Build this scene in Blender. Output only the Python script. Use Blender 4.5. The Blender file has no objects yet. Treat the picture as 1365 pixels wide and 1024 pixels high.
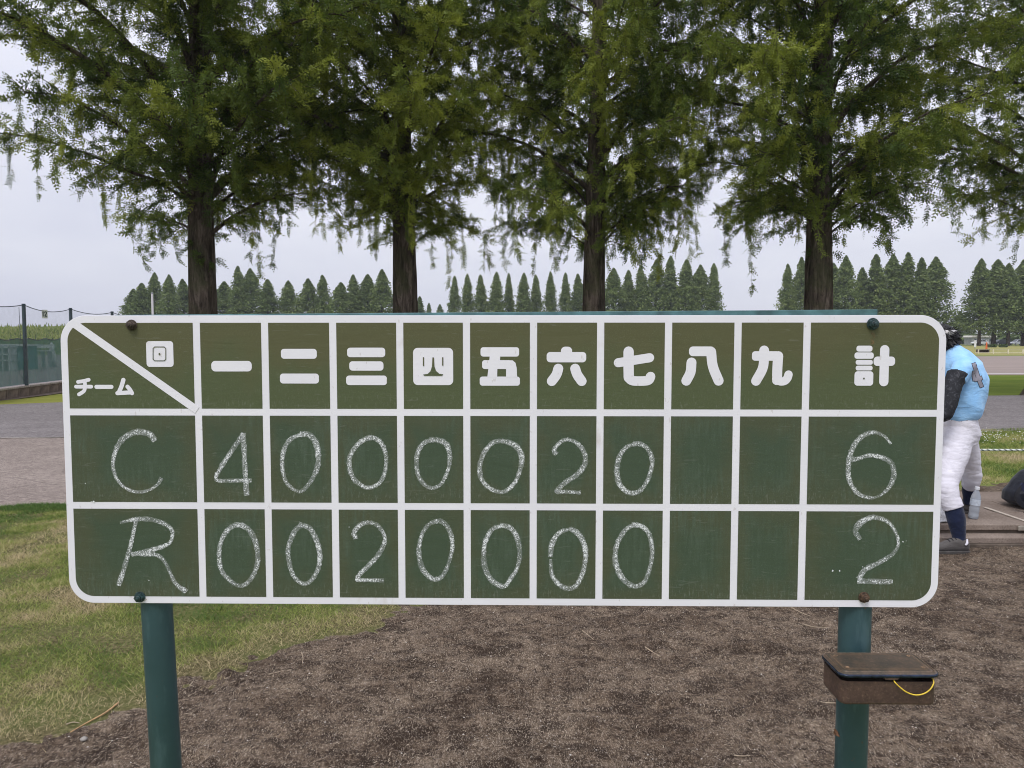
import bpy, bmesh, math, random
import numpy as np
from mathutils import Vector, Matrix, noise as mnoise
from mathutils.bvhtree import BVHTree

R = math.radians
random.seed(7)
rng = np.random.default_rng(11)
scene = bpy.context.scene
COL = scene.collection

# ------------------------------------------------------------------ camera
EYE = 1.6
PITCH = math.atan(59.5 / 1000.0)
cam_d = bpy.data.cameras.new("camera")
cam_d.sensor_width = 36.0
cam_d.lens = 36.0 * 1000.0 / 1365.0
cam_d.clip_start = 0.05
cam_d.clip_end = 3000.0
cam = bpy.data.objects.new("camera", cam_d)
cam.location = (0, 0, EYE)
cam.rotation_euler = (R(90) - PITCH, 0, 0)
COL.objects.link(cam)
scene.camera = cam

# ------------------------------------------------------------------ world, sun, exposure
SUN_EL, SUN_AZ = R(58), R(205)          # high, behind the camera's left shoulder
world = bpy.data.worlds.new("World")
scene.world = world
world.use_nodes = True
wn, wl = world.node_tree.nodes, world.node_tree.links
wn.clear()
w_out = wn.new("ShaderNodeOutputWorld")
w_mix = wn.new("ShaderNodeMixShader")
w_sky = wn.new("ShaderNodeTexSky")
w_sky.sky_type = 'NISHITA'
w_sky.sun_disc = False
w_sky.sun_elevation = SUN_EL
w_sky.sun_rotation = SUN_AZ
w_b1 = wn.new("ShaderNodeBackground"); w_b1.inputs[1].default_value = 0.1
w_b2 = wn.new("ShaderNodeBackground"); w_b2.inputs[1].default_value = 1.0
wl.new(w_sky.outputs[0], w_b1.inputs[0])
w_tc = wn.new("ShaderNodeTexCoord")
w_map = wn.new("ShaderNodeMapping"); w_map.inputs['Scale'].default_value = (1.0, 1.0, 3.2)
wl.new(w_tc.outputs['Generated'], w_map.inputs[0])
w_no = wn.new("ShaderNodeTexNoise"); w_no.inputs['Scale'].default_value = 1.7
w_no.inputs['Detail'].default_value = 5; w_no.inputs['Roughness'].default_value = 0.5
wl.new(w_map.outputs[0], w_no.inputs[0])
w_cr = wn.new("ShaderNodeValToRGB")
w_cr.color_ramp.elements[0].position = 0.34; w_cr.color_ramp.elements[0].color = (0.63, 0.65, 0.785, 1)
w_cr.color_ramp.elements[1].position = 0.66; w_cr.color_ramp.elements[1].color = (0.82, 0.83, 0.915, 1)
wl.new(w_no.outputs[0], w_cr.inputs[0])
w_sep = wn.new("ShaderNodeSeparateXYZ"); wl.new(w_tc.outputs['Generated'], w_sep.inputs[0])
w_mr = wn.new("ShaderNodeMapRange"); w_mr.interpolation_type = 'SMOOTHSTEP'
w_mr.inputs[1].default_value = 0.0; w_mr.inputs[2].default_value = 1.0
w_mr.inputs[3].default_value = 1.0; w_mr.inputs[4].default_value = 1.75
wl.new(w_sep.outputs[2], w_mr.inputs[0])
w_mul = wn.new("ShaderNodeVectorMath"); w_mul.operation = 'SCALE'
wl.new(w_cr.outputs[0], w_mul.inputs[0]); wl.new(w_mr.outputs[0], w_mul.inputs['Scale'])
wl.new(w_mul.outputs[0], w_b2.inputs[0])
w_mix.inputs[0].default_value = 0.93
wl.new(w_b1.outputs[0], w_mix.inputs[1]); wl.new(w_b2.outputs[0], w_mix.inputs[2])
wl.new(w_mix.outputs[0], w_out.inputs[0])

sun_d = bpy.data.lights.new("sun", 'SUN')
sun_d.energy = 1.9
sun_d.angle = R(22)
sun_d.color = (1.0, 0.97, 0.93)
sun = bpy.data.objects.new("sun", sun_d)
# direction towards the sun: azimuth measured like the sky texture's rotation (0 = +Y, clockwise)
sdir = Vector((math.sin(SUN_AZ) * math.cos(SUN_EL), math.cos(SUN_AZ) * math.cos(SUN_EL), math.sin(SUN_EL)))
sun.rotation_euler = sdir.to_track_quat('Z', 'Y').to_euler()
sun.location = (0, -5, 12)
COL.objects.link(sun)

vs = scene.view_settings
vs.view_transform = 'Standard'; vs.look = 'None'; vs.exposure = 0.0; vs.gamma = 1.0
vs.use_curve_mapping = False
scene.cycles.max_bounces = 6
scene.cycles.transparent_max_bounces = 16
scene.cycles.diffuse_bounces = 3
scene.cycles.filter_width = 1.05

# ------------------------------------------------------------------ pixel -> world helpers (photo pixels, 1365 x 1024)
def ray(x, y):
    a, b = (x - 682.5) / 1000.0, (512.0 - y) / 1000.0
    return Vector((a, math.cos(PITCH) + b * math.sin(PITCH), -math.sin(PITCH) + b * math.cos(PITCH)))
def G(x, y, z=0.0):
    d = ray(x, y); t = (z - EYE) / d.z
    return Vector((d.x * t, d.y * t, z))
def P(x, y, Y):
    d = ray(x, y); t = Y / d.y
    return Vector((d.x * t, Y, EYE + d.z * t))

# ------------------------------------------------------------------ object helpers
def tag(o, label=None, cat=None, group=None, kind=None):
    if label: o['label'] = label
    if cat: o['category'] = cat
    if group: o['group'] = group
    if kind: o['kind'] = kind
    return o
def link(o, parent=None):
    COL.objects.link(o)
    if parent: o.parent = parent
    return o
def empty(name, loc=(0, 0, 0), rz=0.0, **kw):
    o = bpy.data.objects.new(name, None)
    o.location = loc; o.rotation_euler = (0, 0, rz); o.empty_display_size = 0.2
    link(o); tag(o, **kw); return o
def mesh_np(name, V, F, mat=None, parent=None, smooth=False, loc=None, attrs=None, uv=None):
    """V (n,3); F (m,k) all same k, or list of lists"""
    me = bpy.data.meshes.new(name)
    V = np.asarray(V, dtype=np.float32)
    if isinstance(F, np.ndarray):
        m, k = F.shape
        me.vertices.add(len(V)); me.vertices.foreach_set("co", V.ravel())
        me.loops.add(m * k); me.loops.foreach_set("vertex_index", F.astype(np.int32).ravel())
        me.polygons.add(m)
        me.polygons.foreach_set("loop_start", np.arange(0, m * k, k, dtype=np.int32))
        try: me.polygons.foreach_set("loop_total", np.full(m, k, dtype=np.int32))
        except Exception: pass
        me.update(calc_edges=True)
    else:
        me.from_pydata([tuple(map(float, v)) for v in V], [], F); me.update()
    if smooth:
        me.polygons.foreach_set("use_smooth", np.ones(len(me.polygons), dtype=bool))
    if attrs:
        for an, (dom, arr) in attrs.items():
            at = me.attributes.new(an, 'FLOAT', dom); at.data.foreach_set("value", np.asarray(arr, dtype=np.float32))
    if uv is not None:
        ul = me.uv_layers.new(name="UVMap")
        vi = np.zeros(len(me.loops), dtype=np.int32); me.loops.foreach_get("vertex_index", vi)
        ul.data.foreach_set("uv", np.asarray(uv, dtype=np.float32)[vi].ravel())
    if mat: me.materials.append(mat)
    o = bpy.data.objects.new(name, me)
    if loc is not None: o.location = loc
    return link(o, parent)

class MB:
    """collects shapes into one mesh"""
    def __init__(s): s.v = []; s.f = []
    def add(s, V, F):
        b = len(s.v); s.v += [tuple(map(float, p)) for p in V]; s.f += [[i + b for i in f] for f in F]; return s
    def box(s, c, size, rot=None, taper=1.0):
        cx, cy, cz = c; x, y, z = [k / 2 for k in size]
        P8 = [(-x, -y, -z), (x, -y, -z), (x, y, -z), (-x, y, -z), (-x * taper, -y * taper, z), (x * taper, -y * taper, z), (x * taper, y * taper, z), (-x * taper, y * taper, z)]
        if rot is not None: P8 = [tuple(rot @ Vector(p)) for p in P8]
        return s.add([(p[0] + cx, p[1] + cy, p[2] + cz) for p in P8], [(0, 3, 2, 1), (4, 5, 6, 7), (0, 1, 5, 4), (1, 2, 6, 5), (2, 3, 7, 6), (3, 0, 4, 7)])
    def tube(s, pts, rad, n=8, caps=True):
        V, F = tube_np(pts, rad, n); V = [tuple(v) for v in V]; F = [list(map(int, f)) for f in F]
        if caps:
            m = len(pts); F.append(list(range(n))[::-1]); F.append([(m - 1) * n + i for i in range(n)])
        return s.add(V, F)
    def lathe(s, prof, c=(0, 0, 0), n=20, axis=None):
        V = []; F = []
        for (r, z) in prof:
            for i in range(n):
                a = 2 * math.pi * i / n; V.append((r * math.cos(a), r * math.sin(a), z))
        m = len(prof)
        for j in range(m - 1):
            for i in range(n):
                F.append((j * n + i, j * n + (i + 1) % n, (j + 1) * n + (i + 1) % n, (j + 1) * n + i))
        F.append(list(range(n))[::-1]); F.append([(m - 1) * n + i for i in range(n)])
        if axis is not None:
            q = Vector(axis).to_track_quat('Z', 'Y'); V = [tuple(q @ Vector(v)) for v in V]
        return s.add([(v[0] + c[0], v[1] + c[1], v[2] + c[2]) for v in V], F)
    def prism(s, poly, y0, y1):
        """poly in (x,z), extruded along y"""
        n = len(poly)
        V = [(p[0], y0, p[1]) for p in poly] + [(p[0], y1, p[1]) for p in poly]
        F = [list(range(n)), [n + i for i in range(n)][::-1]] + [(i, n + i, n + (i + 1) % n, (i + 1) % n) for i in range(n)]
        return s.add(V, F)
    def build(s, name, mat=None, parent=None, smooth=False, bevel=0, loc=None, autosmooth=None):
        me = bpy.data.meshes.new(name); me.from_pydata(s.v, [], s.f)
        bm = bmesh.new(); bm.from_mesh(me); bmesh.ops.recalc_face_normals(bm, faces=bm.faces)
        bm.to_mesh(me); bm.free(); me.update()
        if smooth: me.polygons.foreach_set("use_smooth", np.ones(len(me.polygons), dtype=bool))
        if mat: me.materials.append(mat)
        o = bpy.data.objects.new(name, me)
        if loc is not None: o.location = loc
        link(o, parent)
        if bevel:
            b = o.modifiers.new("bevel", 'BEVEL'); b.width = bevel; b.segments = 2; b.limit_method = 'ANGLE'; b.angle_limit = R(40)
        return o

def tube_np(pts, rad, n=6):
    pts = np.asarray(pts, dtype=float); m = len(pts)
    rad = np.asarray(rad, dtype=float) * np.ones(m)
    t = np.gradient(pts, axis=0); t /= np.linalg.norm(t, axis=1)[:, None] + 1e-9
    up = np.array([0, 0, 1.0]) if abs(t[0][2]) < 0.9 else np.array([1.0, 0, 0])
    V = np.zeros((m, n, 3)); a = np.arange(n) * 2 * np.pi / n
    prev = None
    for i in range(m):
        x = np.cross(t[i], up) if prev is None else prev - np.dot(prev, t[i]) * t[i]
        x /= np.linalg.norm(x) + 1e-9; prev = x; y = np.cross(t[i], x)
        V[i] = pts[i] + rad[i] * (np.cos(a)[:, None] * x + np.sin(a)[:, None] * y)
    i, j = np.meshgrid(np.arange(m - 1), np.arange(n), indexing='ij'); j2 = (j + 1) % n
    F = np.stack([i * n + j, i * n + j2, (i + 1) * n + j2, (i + 1) * n + j], -1).reshape(-1, 4)
    return V.reshape(-1, 3), F

class NP:
    """accumulates numpy meshes with equal face size"""
    def __init__(s): s.V = []; s.F = []; s.A = []; s.n = 0
    def add(s, V, F, a=None):
        s.V.append(V); s.F.append(F + s.n); s.n += len(V)
        if a is not None: s.A.append(np.broadcast_to(a, (len(F),)))
    def get(s): return np.concatenate(s.V), np.concatenate(s.F)

def catmull(pts, k=6):
    pts = [np.array(p, dtype=float) for p in pts]
    if len(pts) < 3:
        return np.array([pts[0] + (pts[1] - pts[0]) * t for t in np.linspace(0, 1, k + 1)])
    closed = np.linalg.norm(pts[0] - pts[-1]) < 1e-6
    ext = [pts[-2] if closed else 2 * pts[0] - pts[1]] + pts + [pts[1] if closed else 2 * pts[-1] - pts[-2]]
    out = []
    for i in range(1, len(ext) - 2):
        p0, p1, p2, p3 = ext[i - 1], ext[i], ext[i + 1], ext[i + 2]
        for t in np.arange(k) / k:
            out.append(0.5 * ((2 * p1) + (-p0 + p2) * t + (2 * p0 - 5 * p1 + 4 * p2 - p3) * t * t + (-p0 + 3 * p1 - 3 * p2 + p3) * t ** 3))
    out.append(pts[-1]); return np.array(out)

# value noise in numpy
_perm = rng.permutation(256)
_perm = np.concatenate([_perm, _perm, _perm]); _val = rng.random(256)
def vnoise(x, y):
    xi = np.floor(x).astype(int); yi = np.floor(y).astype(int); fx = x - xi; fy = y - yi
    fx = fx * fx * (3 - 2 * fx); fy = fy * fy * (3 - 2 * fy)
    h = lambda a, b: _val[_perm[_perm[a & 255] + (b & 255)]]
    return (h(xi, yi) * (1 - fx) + h(xi + 1, yi) * fx) * (1 - fy) + (h(xi, yi + 1) * (1 - fx) + h(xi + 1, yi + 1) * fx) * fy
def fbm(x, y, o=4):
    s = 0; a = 0.5; t = 0
    for k in range(o):
        s = s + a * vnoise(x * 2 ** k + 17 * k, y * 2 ** k + 5 * k); t += a; a *= 0.55
    return s / t
def inside(poly, x, y):
    r = np.zeros(x.shape, dtype=bool); n = len(poly)
    for i in range(n):
        x1, y1 = poly[i]; x2, y2 = poly[(i + 1) % n]
        c = ((y1 > y) != (y2 > y)) & (x < (x2 - x1) * (y - y1) / (y2 - y1 + 1e-12) + x1); r ^= c
    return r
def sdist(poly, x, y):
    d = np.full(x.shape, 1e9); n = len(poly)
    for i in range(n):
        ax, ay = poly[i]; bx, by = poly[(i + 1) % n]; ex, ey = bx - ax, by - ay
        t = np.clip(((x - ax) * ex + (y - ay) * ey) / (ex * ex + ey * ey + 1e-12), 0, 1)
        d = np.minimum(d, np.hypot(x - ax - t * ex, y - ay - t * ey))
    return np.where(inside(poly, x, y), d, -d)

# ------------------------------------------------------------------ materials
class MT:
    def __init__(s, name):
        s.m = bpy.data.materials.new(name); s.m.use_nodes = True
        s.t = s.m.node_tree; s.t.nodes.clear()
        s.out = s.n('ShaderNodeOutputMaterial'); s.b = s.n('ShaderNodeBsdfPrincipled')
        s.l(s.b.outputs[0], s.out.inputs[0])
    def n(s, t, **kw):
        x = s.t.nodes.new(t)
        for k, v in kw.items(): setattr(x, k, v)
        return x
    def l(s, a, b): s.t.links.new(a, b)
    def set(s, **kw):
        for k, v in kw.items(): s.b.inputs[k.replace('_', ' ')].default_value = v
        return s
    def coord(s, which='Object', scale=(1, 1, 1)):
        tc = s.n('ShaderNodeTexCoord'); mp = s.n('ShaderNodeMapping'); mp.inputs['Scale'].default_value = scale
        s.l(tc.outputs[which], mp.inputs[0]); return mp.outputs[0]
    def noise(s, co, scale, detail=4, rough=0.55, dist=0.0):
        x = s.n('ShaderNodeTexNoise'); x.inputs['Scale'].default_value = scale; x.inputs['Detail'].default_value = detail
        x.inputs['Roughness'].default_value = rough; x.inputs['Distortion'].default_value = dist
        s.l(co, x.inputs['Vector']); return x.outputs[0]
    def vor(s, co, scale, feature='F1', out=0):
        x = s.n('ShaderNodeTexVoronoi', feature=feature); x.inputs['Scale'].default_value = scale; s.l(co, x.inputs['Vector']); return x.outputs[out]
    def ramp(s, f, stops):
        x = s.n('ShaderNodeValToRGB'); e = x.color_ramp.elements
        while len(e) < len(stops): e.new(0.5)
        for k, (p, c) in enumerate(stops):
            e[k].position = p; e[k].color = (*c, 1) if len(c) == 3 else c
        s.l(f, x.inputs[0]); return x.outputs[0]
    def mr(s, f, a, b, c=0.0, d=1.0, smooth=False):
        x = s.n('ShaderNodeMapRange'); x.interpolation_type = 'SMOOTHSTEP' if smooth else 'LINEAR'
        for k, v in zip((1, 2, 3, 4), (a, b, c, d)): x.inputs[k].default_value = v
        s.l(f, x.inputs[0]); return x.outputs[0]
    def math(s, op, a, b=None, c=None):
        x = s.n('ShaderNodeMath', operation=op)
        for k, v in enumerate((a, b, c)):
            if v is None: continue
            if isinstance(v, (int, float)): x.inputs[k].default_value = v
            else: s.l(v, x.inputs[k])
        return x.outputs[0]
    def mix(s, f, a, b, mode='MIX'):
        x = s.n('ShaderNodeMix', data_type='RGBA', blend_type=mode)
        for k, v in ((0, f), (6, a), (7, b)):
            if isinstance(v, (int, float)): x.inputs[k].default_value = v
            elif isinstance(v, tuple): x.inputs[k].default_value = (*v, 1) if len(v) == 3 else v
            else: s.l(v, x.inputs[k])
        return x.outputs[2]
    def col(s, c):
        if isinstance(c, tuple): s.b.inputs[0].default_value = (*c, 1)
        else: s.l(c, s.b.inputs[0])
        return s
    def bump(s, h, strength=0.3, dist=0.01):
        x = s.n('ShaderNodeBump'); x.inputs['Strength'].default_value = strength; x.inputs['Distance'].default_value = dist
        s.l(h, x.inputs['Height']); s.l(x.outputs[0], s.b.inputs['Normal']); return s
    def attr(s, name):
        return s.n('ShaderNodeAttribute', attribute_name=name).outputs['Fac']
    def alpha(s, a):
        if isinstance(a, (int, float)): s.b.inputs['Alpha'].default_value = a
        else: s.l(a, s.b.inputs['Alpha'])
        return s

def simple(name, c, rough=0.6, var=0.12, scale=20, bump=0.15, bscale=120, bdist=0.002, **kw):
    m = MT(name); co = m.coord(); n = m.noise(co, scale, 5)
    lo = tuple(max(0, k * (1 - var * 2)) for k in c); hi = tuple(min(1, k * (1 + var * 2)) for k in c)
    m.col(m.ramp(n, [(0.3, lo), (0.7, hi)])); m.set(Roughness=rough, **kw)
    if bump: m.bump(m.noise(co, bscale, 3), bump, bdist)
    return m.m

# ================================================================== SETTING: ground, road, soil
def m_lawn():
    m = MT("lawn_soil"); co = m.coord()
    a = m.noise(co, 0.9, 5, 0.6); b = m.noise(co, 14, 5, 0.7); c = m.noise(co, 0.06, 3)
    g = m.ramp(b, [(0.30, (0.045, 0.05, 0.018)), (0.5, (0.14, 0.165, 0.05)), (0.72, (0.27, 0.25, 0.115))])
    g2 = m.mix(m.mr(a, 0.35, 0.7), g, (0.13, 0.175, 0.04))
    g3 = m.mix(m.mr(c, 0.4, 0.6, 0, 0.5), g2, (0.21, 0.21, 0.07))
    m.col(g3); m.set(Roughness=0.95); m.b.inputs['Specular IOR Level'].default_value = 0.1
    m.bump(m.noise(co, 60, 4, 0.7), 0.5, 0.01); return m.m
M_LAWN = m_lawn()
gs = 640.0
mesh_np("ground", [(-gs, -gs, 0), (gs, -gs, 0), (gs, gs, 0), (-gs, gs, 0)], np.array([[0, 1, 2, 3]]), M_LAWN)
tag(bpy.data.objects["ground"], kind='structure')

def sheet(name, poly, z, mat, wob=0.0, step=0.25, kind='structure'):
    """flat ground sheet with an irregular outline"""
    pts = []
    n = len(poly)
    for i in range(n):
        a = np.array(poly[i][:2]); b = np.array(poly[(i + 1) % n][:2]); L = np.linalg.norm(b - a)
        if L > 400: k = 1
        else: k = int(max(1, min(60, L / step)))
        for j in range(k):
            p = a + (b - a) * j / k
            if wob and 0 < j:
                nn = np.array([-(b - a)[1], (b - a)[0]]) / L
                p = p + nn * wob * (fbm(np.array([p[0] * 1.3]), np.array([p[1] * 1.3 + 3]), 4)[0] - 0.5) * 2
            pts.append((p[0], p[1], z))
    me = bpy.data.meshes.new(name); bm = bmesh.new()
    f = bm.faces.new([bm.verts.new(p) for p in pts]); 
    if f.normal.z < 0: f.normal_flip()
    bmesh.ops.triangulate(bm, faces=bm.faces); bmesh.ops.recalc_face_normals(bm, faces=bm.faces)
    for f in bm.faces:
        if f.normal.z < 0: f.normal_flip()
    bm.to_mesh(me); bm.free(); me.materials.append(mat)
    o = bpy.data.objects.new(name, me); link(o); tag(o, kind=kind); return o

def m_asphalt(name, dark, light, speck, spec_scale=90):
    m = MT(name); co = m.coord()
    n = m.noise(co, 1.1, 5, 0.6); f = m.noise(co, spec_scale, 3, 0.8)
    c = m.ramp(n, [(0.3, dark), (0.7, light)])
    c = m.mix(m.mr(f, 0.46, 0.66, 0, 0.75), c, speck)
    sp = m.mr(m.noise(co, spec_scale * 0.5, 2, 0.9), 0.32, 0.42, 0.75, 0)
    c = m.mix(sp, c, tuple(k * 0.35 for k in dark))
    g2 = m.noise(m.coord(scale=(0.7, 1, 1)), spec_scale * 0.22, 4, 0.85); c = m.mix(m.mr(g2, 0.34, 0.48, 0.7, 0), c, tuple(k * 0.45 for k in dark)); c = m.mix(m.mr(g2, 0.54, 0.68, 0, 0.6), c, speck)
    g3 = m.noise(m.coord(scale=(0.3, 1.6, 1)), 1.6, 5, 0.7); c = m.mix(m.mr(g3, 0.5, 0.7, 0, 0.3), c, tuple(k * 0.6 for k in light))
    cr = m.vor(m.coord(scale=(0.6, 1.4, 1)), 0.9, 'DISTANCE_TO_EDGE')
    c = m.mix(m.mr(cr, 0.0, 0.012, 0.35, 0.0), c, tuple(k * 0.4 for k in dark))
    m.col(c); m.set(Roughness=0.95); m.b.inputs['Specular IOR Level'].default_value = 0.15
    m.bump(m.noise(co, 70, 4, 0.8), 0.6, 0.008); return m.m
M_ASPH = m_asphalt("grey_asphalt", (0.135, 0.118, 0.118), (0.20, 0.18, 0.178), (0.40, 0.37, 0.365))
M_WORN = m_asphalt("worn_brown_asphalt", (0.18, 0.145, 0.13), (0.28, 0.232, 0.205), (0.44, 0.375, 0.33))
near_edge = [G(-500, 720), G(0, 676), G(85, 673), G(300, 655), G(600, 622), G(900, 598), G(1310, 574), G(1365, 572), G(2000, 560)]
seam = [G(2000, 560.5), G(1420, 572), G(1000, 588), G(600, 588), G(85, 584), G(0, 585), G(-500, 590)]
far_edge = [G(2600, 523), G(1365, 527.5), G(1315, 528), G(700, 533), G(80, 537), G(0, 540), G(-600, 552)]
sheet("road", [p.xy for p in seam[::-1]] + [p.xy for p in far_edge], 0.012, M_ASPH, 0.05)
sheet("gravel_path", [p.xy for p in near_edge] + [p.xy for p in seam], 0.008, M_WORN, 0.06)
M_SEAM = simple("road_seam", (0.30, 0.27, 0.24), 0.9, 0.2, 12)
sp = [p for p in seam if p.x < 20]
V = []; F = []
for i, p in enumerate(sp):
    V += [(p.x, p.y - 0.035, 0.016), (p.x, p.y + 0.035, 0.016)]
    if i: F.append((2 * i - 2, 2 * i - 1, 2 * i + 1, 2 * i))
tag(mesh_np("road_joint", V, F, M_SEAM), kind='structure')

# brown strip at the foot of the fence wall, baseball infield on the right
M_BARE = simple("bare_earth", (0.17, 0.125, 0.095), 0.95, 0.2, 3, 0.5, 40, 0.01)
sheet("fence_verge", [(-13.25, 16), (-13.35, 21), (-13.6, 26), (-13.9, 34), (-14.6, 34), (-14.6, 10), (-13.1, 10)], 0.006, M_BARE, 0.12)
def m_infield():
    m = MT("infield_clay"); co = m.coord(scale=(0.15, 1, 1))
    n = m.noise(co, 0.8, 5, 0.65)
    m.col(m.ramp(n, [(0.3, (0.19, 0.15, 0.13)), (0.7, (0.27, 0.215, 0.185))])); m.set(Roughness=0.95)
    m.bump(m.noise(m.coord(), 20, 4), 0.4, 0.01); return m.m
M_INF = m_infield()
sheet("infield", [(12, 33.6), (90, 33.6), (110, 50), (110, 72), (60, 76), (30, 66), (14, 50)], 0.006, M_INF, 0.4, 1.0)
M_CHALKLINE = simple("white_line_paint", (0.62, 0.6, 0.58), 0.8, 0.1, 5)
tag(mesh_np("field_line", [(14, 34.6, 0.012), (80, 34.6, 0.012), (80, 34.95, 0.012), (14, 34.95, 0.012)], np.array([[0, 1, 2, 3]]), M_CHALKLINE), kind='structure')
# vivid outfield grass between the road and the infield
def m_turf(name, a, b):
    m = MT(name); co = m.coord(scale=(0.4, 1, 1)); n = m.noise(co, 1.2, 6, 0.7)
    m.col(m.ramp(n, [(0.3, a), (0.7, b)])); m.set(Roughness=1.0); m.b.inputs['Specular IOR Level'].default_value = 0.05
    m.bump(m.noise(m.coord(), 30, 4, 0.8), 0.6, 0.02); return m.m
sheet("turf_strip", [(-2, 21.6), (40, 19.0), (100, 16), (100, 33.2), (8, 33.2), (-2, 30)], 0.004, m_turf("green_turf", (0.075, 0.115, 0.014), (0.15, 0.19, 0.03)), 0.15, 0.6)
sheet("outer_field", [(10, 78), (110, 76), (160, 120), (160, 190), (-40, 190), (-10, 110)], 0.004, m_turf("dry_turf", (0.20, 0.20, 0.065), (0.32, 0.29, 0.12)), 0.4, 1.5)
sheet("verge_strip", [(-17, 18.2), (-9, 18.4), (2, 19.3), (2, 24), (-13.2, 24), (-13.2, 20), (-17, 19.2)], 0.004, m_turf("yellow_turf", (0.17, 0.19, 0.035), (0.27, 0.27, 0.07)), 0.1, 0.5)

# ---- soil: displaced sheet, its rim dives below the lawn
DIRT = [tuple(G(x, y).xy) for x, y in [(-150, 1030), (0, 996), (60, 985), (120, 962), (165, 938), (222, 920), (290, 900), (345, 888), (395, 862), (430, 848), (500, 822), (560, 806), (700, 768), (850, 722), (1000, 688), (1150, 664), (1250, 652), (1310, 647), (1400, 643), (1700, 640)]] + [(12.0, 8.0), (12.0, 1.5), (-3.2, 1.5)]
def m_soil():
    m = MT("dark_soil"); co = m.coord()
    big = m.noise(co, 2.6, 5, 0.62); mid = m.noise(co, 17, 5, 0.7); fine = m.noise(co, 120, 3, 0.85)
    c = m.ramp(mid, [(0.36, (0.026, 0.017, 0.012)), (0.5, (0.066, 0.045, 0.030)), (0.62, (0.125, 0.090, 0.063))])
    c = m.mix(m.math('MULTIPLY', m.mr(big, 0.42, 0.58, 0.0, 1.0), m.mr(mid, 0.40, 0.60, 0.15, 0.85)), c, (0.185, 0.140, 0.100))
    gr = m.noise(co, 75, 3, 0.9); c = m.mix(m.mr(gr, 0.52, 0.64, 0, 0.65), c, (0.25, 0.195, 0.150)); c = m.mix(m.mr(gr, 0.36, 0.46, 0.65, 0), c, (0.026, 0.018, 0.013))
    dk = m.noise(m.coord(scale=(0.8, 1.3, 1)), 6.5, 4, 0.6, 0.6); c = m.mix(m.mr(dk, 0.52, 0.61, 0, 0.85), c, (0.030, 0.020, 0.014))
    pt = m.noise(co, 48, 3, 0.7); c = m.mix(m.mr(pt, 0.33, 0.43, 0.75, 0), c, (0.022, 0.015, 0.012))
    # straw and needle litter: stretched light flecks
    fl1 = m.noise(m.coord(scale=(1.0, 0.35, 1)), 190, 2, 0.7); 
    rot = m.n('ShaderNodeMapping'); rot.inputs['Rotation'].default_value = (0, 0, 0.9); rot.inputs['Scale'].default_value = (1, 0.28, 1)
    tc = m.n('ShaderNodeTexCoord'); m.l(tc.outputs['Object'], rot.inputs[0]); fl2 = m.noise(rot.outputs[0], 170, 2, 0.7)
    fl = m.math('MAXIMUM', m.mr(fl1, 0.57, 0.66), m.mr(fl2, 0.59, 0.67))
    fl = m.math('MULTIPLY', fl, m.mr(big, 0.32, 0.6, 0.25, 0.8))
    c = m.mix(fl, c, (0.42, 0.345, 0.27))
    c = m.mix(m.mr(fine, 0.36, 0.46, 0.7, 0.0), c, (0.02, 0.014, 0.012))
    m.col(c); m.set(Roughness=0.97); m.b.inputs['Specular IOR Level'].default_value = 0.1
    h = m.math('ADD', m.math('MULTIPLY', mid, 0.7), m.math('MULTIPLY', fine, 0.5)); m.bump(h, 0.9, 0.012); return m.m
M_SOIL = m_soil()
def soil_height(X, Y):
    d = sdist(DIRT, X, Y) + (fbm(X * 2.2, Y * 2.2, 4) - 0.5) * 0.5 + (vnoise(X * 16, Y * 16) - 0.5) * 0.13
    h = 0.010 + (fbm(X * 1.3, Y * 1.3, 3) - 0.5) * 0.03
    c = fbm(X * 9 + 40, Y * 9, 5); h = h + (c - 0.5) * 0.085
    pits = np.clip(0.36 - fbm(X * 7 + 9, Y * 7 + 31, 3), 0, 1); h = h - pits * 0.18
    cl = np.clip(vnoise(X * 38, Y * 38) - 0.62, 0, 1) * 0.03 * vnoise(X * 3, Y * 3); h = h + cl
    h = np.maximum(h, 0.006)
    return np.where(d > 0.12, h + 0.006, (h + 0.006) * np.clip(d / 0.12, 0, 1) + 0.10 * np.minimum(d - 0.06, 0.06))
xs = np.arange(-3.3, 7.6, 0.0175)
ys = [2.15]
while ys[-1] < 9.2: ys.append(ys[-1] + 0.0115 + 0.0034 * (ys[-1] - 2))
ys = np.array(ys); X, Y = np.meshgrid(xs, ys)
Z = soil_height(X, Y); nx, ny = len(xs), len(ys)
Vs = np.stack([X, Y, Z], -1).reshape(-1, 3)
ii, jj = np.meshgrid(np.arange(ny - 1), np.arange(nx - 1), indexing='ij')
Fs = np.stack([ii * nx + jj, ii * nx + jj + 1, (ii + 1) * nx + jj + 1, (ii + 1) * nx + jj], -1).reshape(-1, 4)
Zf = Z.reshape(-1)[Fs].max(1); Fs = Fs[Zf > -0.02]
tag(mesh_np("soil", Vs, Fs, M_SOIL, smooth=True), kind='structure')

# bed of dead thatch under the near lawn
def m_thatch():
    m = MT("lawn_thatch"); co = m.coord(); b = m.noise(co, 45, 4, 0.8); a = m.noise(co, 3, 4, 0.6)
    c = m.ramp(b, [(0.33, (0.03, 0.028, 0.012)), (0.5, (0.115, 0.10, 0.048)), (0.68, (0.25, 0.205, 0.12))]); c = m.mix(m.mr(a, 0.4, 0.62, 0, 0.55), c, (0.09, 0.12, 0.03))
    m.col(c); m.set(Roughness=1.0); m.b.inputs['Specular IOR Level'].default_value = 0.05; m.bump(b, 0.8, 0.01); return m.m
sheet("lawn_bed", [(-9, 1.5), (3.2, 1.5), (3.2, 9.6), (-2, 8.2), (-6.5, 7.2), (-9, 6.2)], 0.003, m_thatch())
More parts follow.
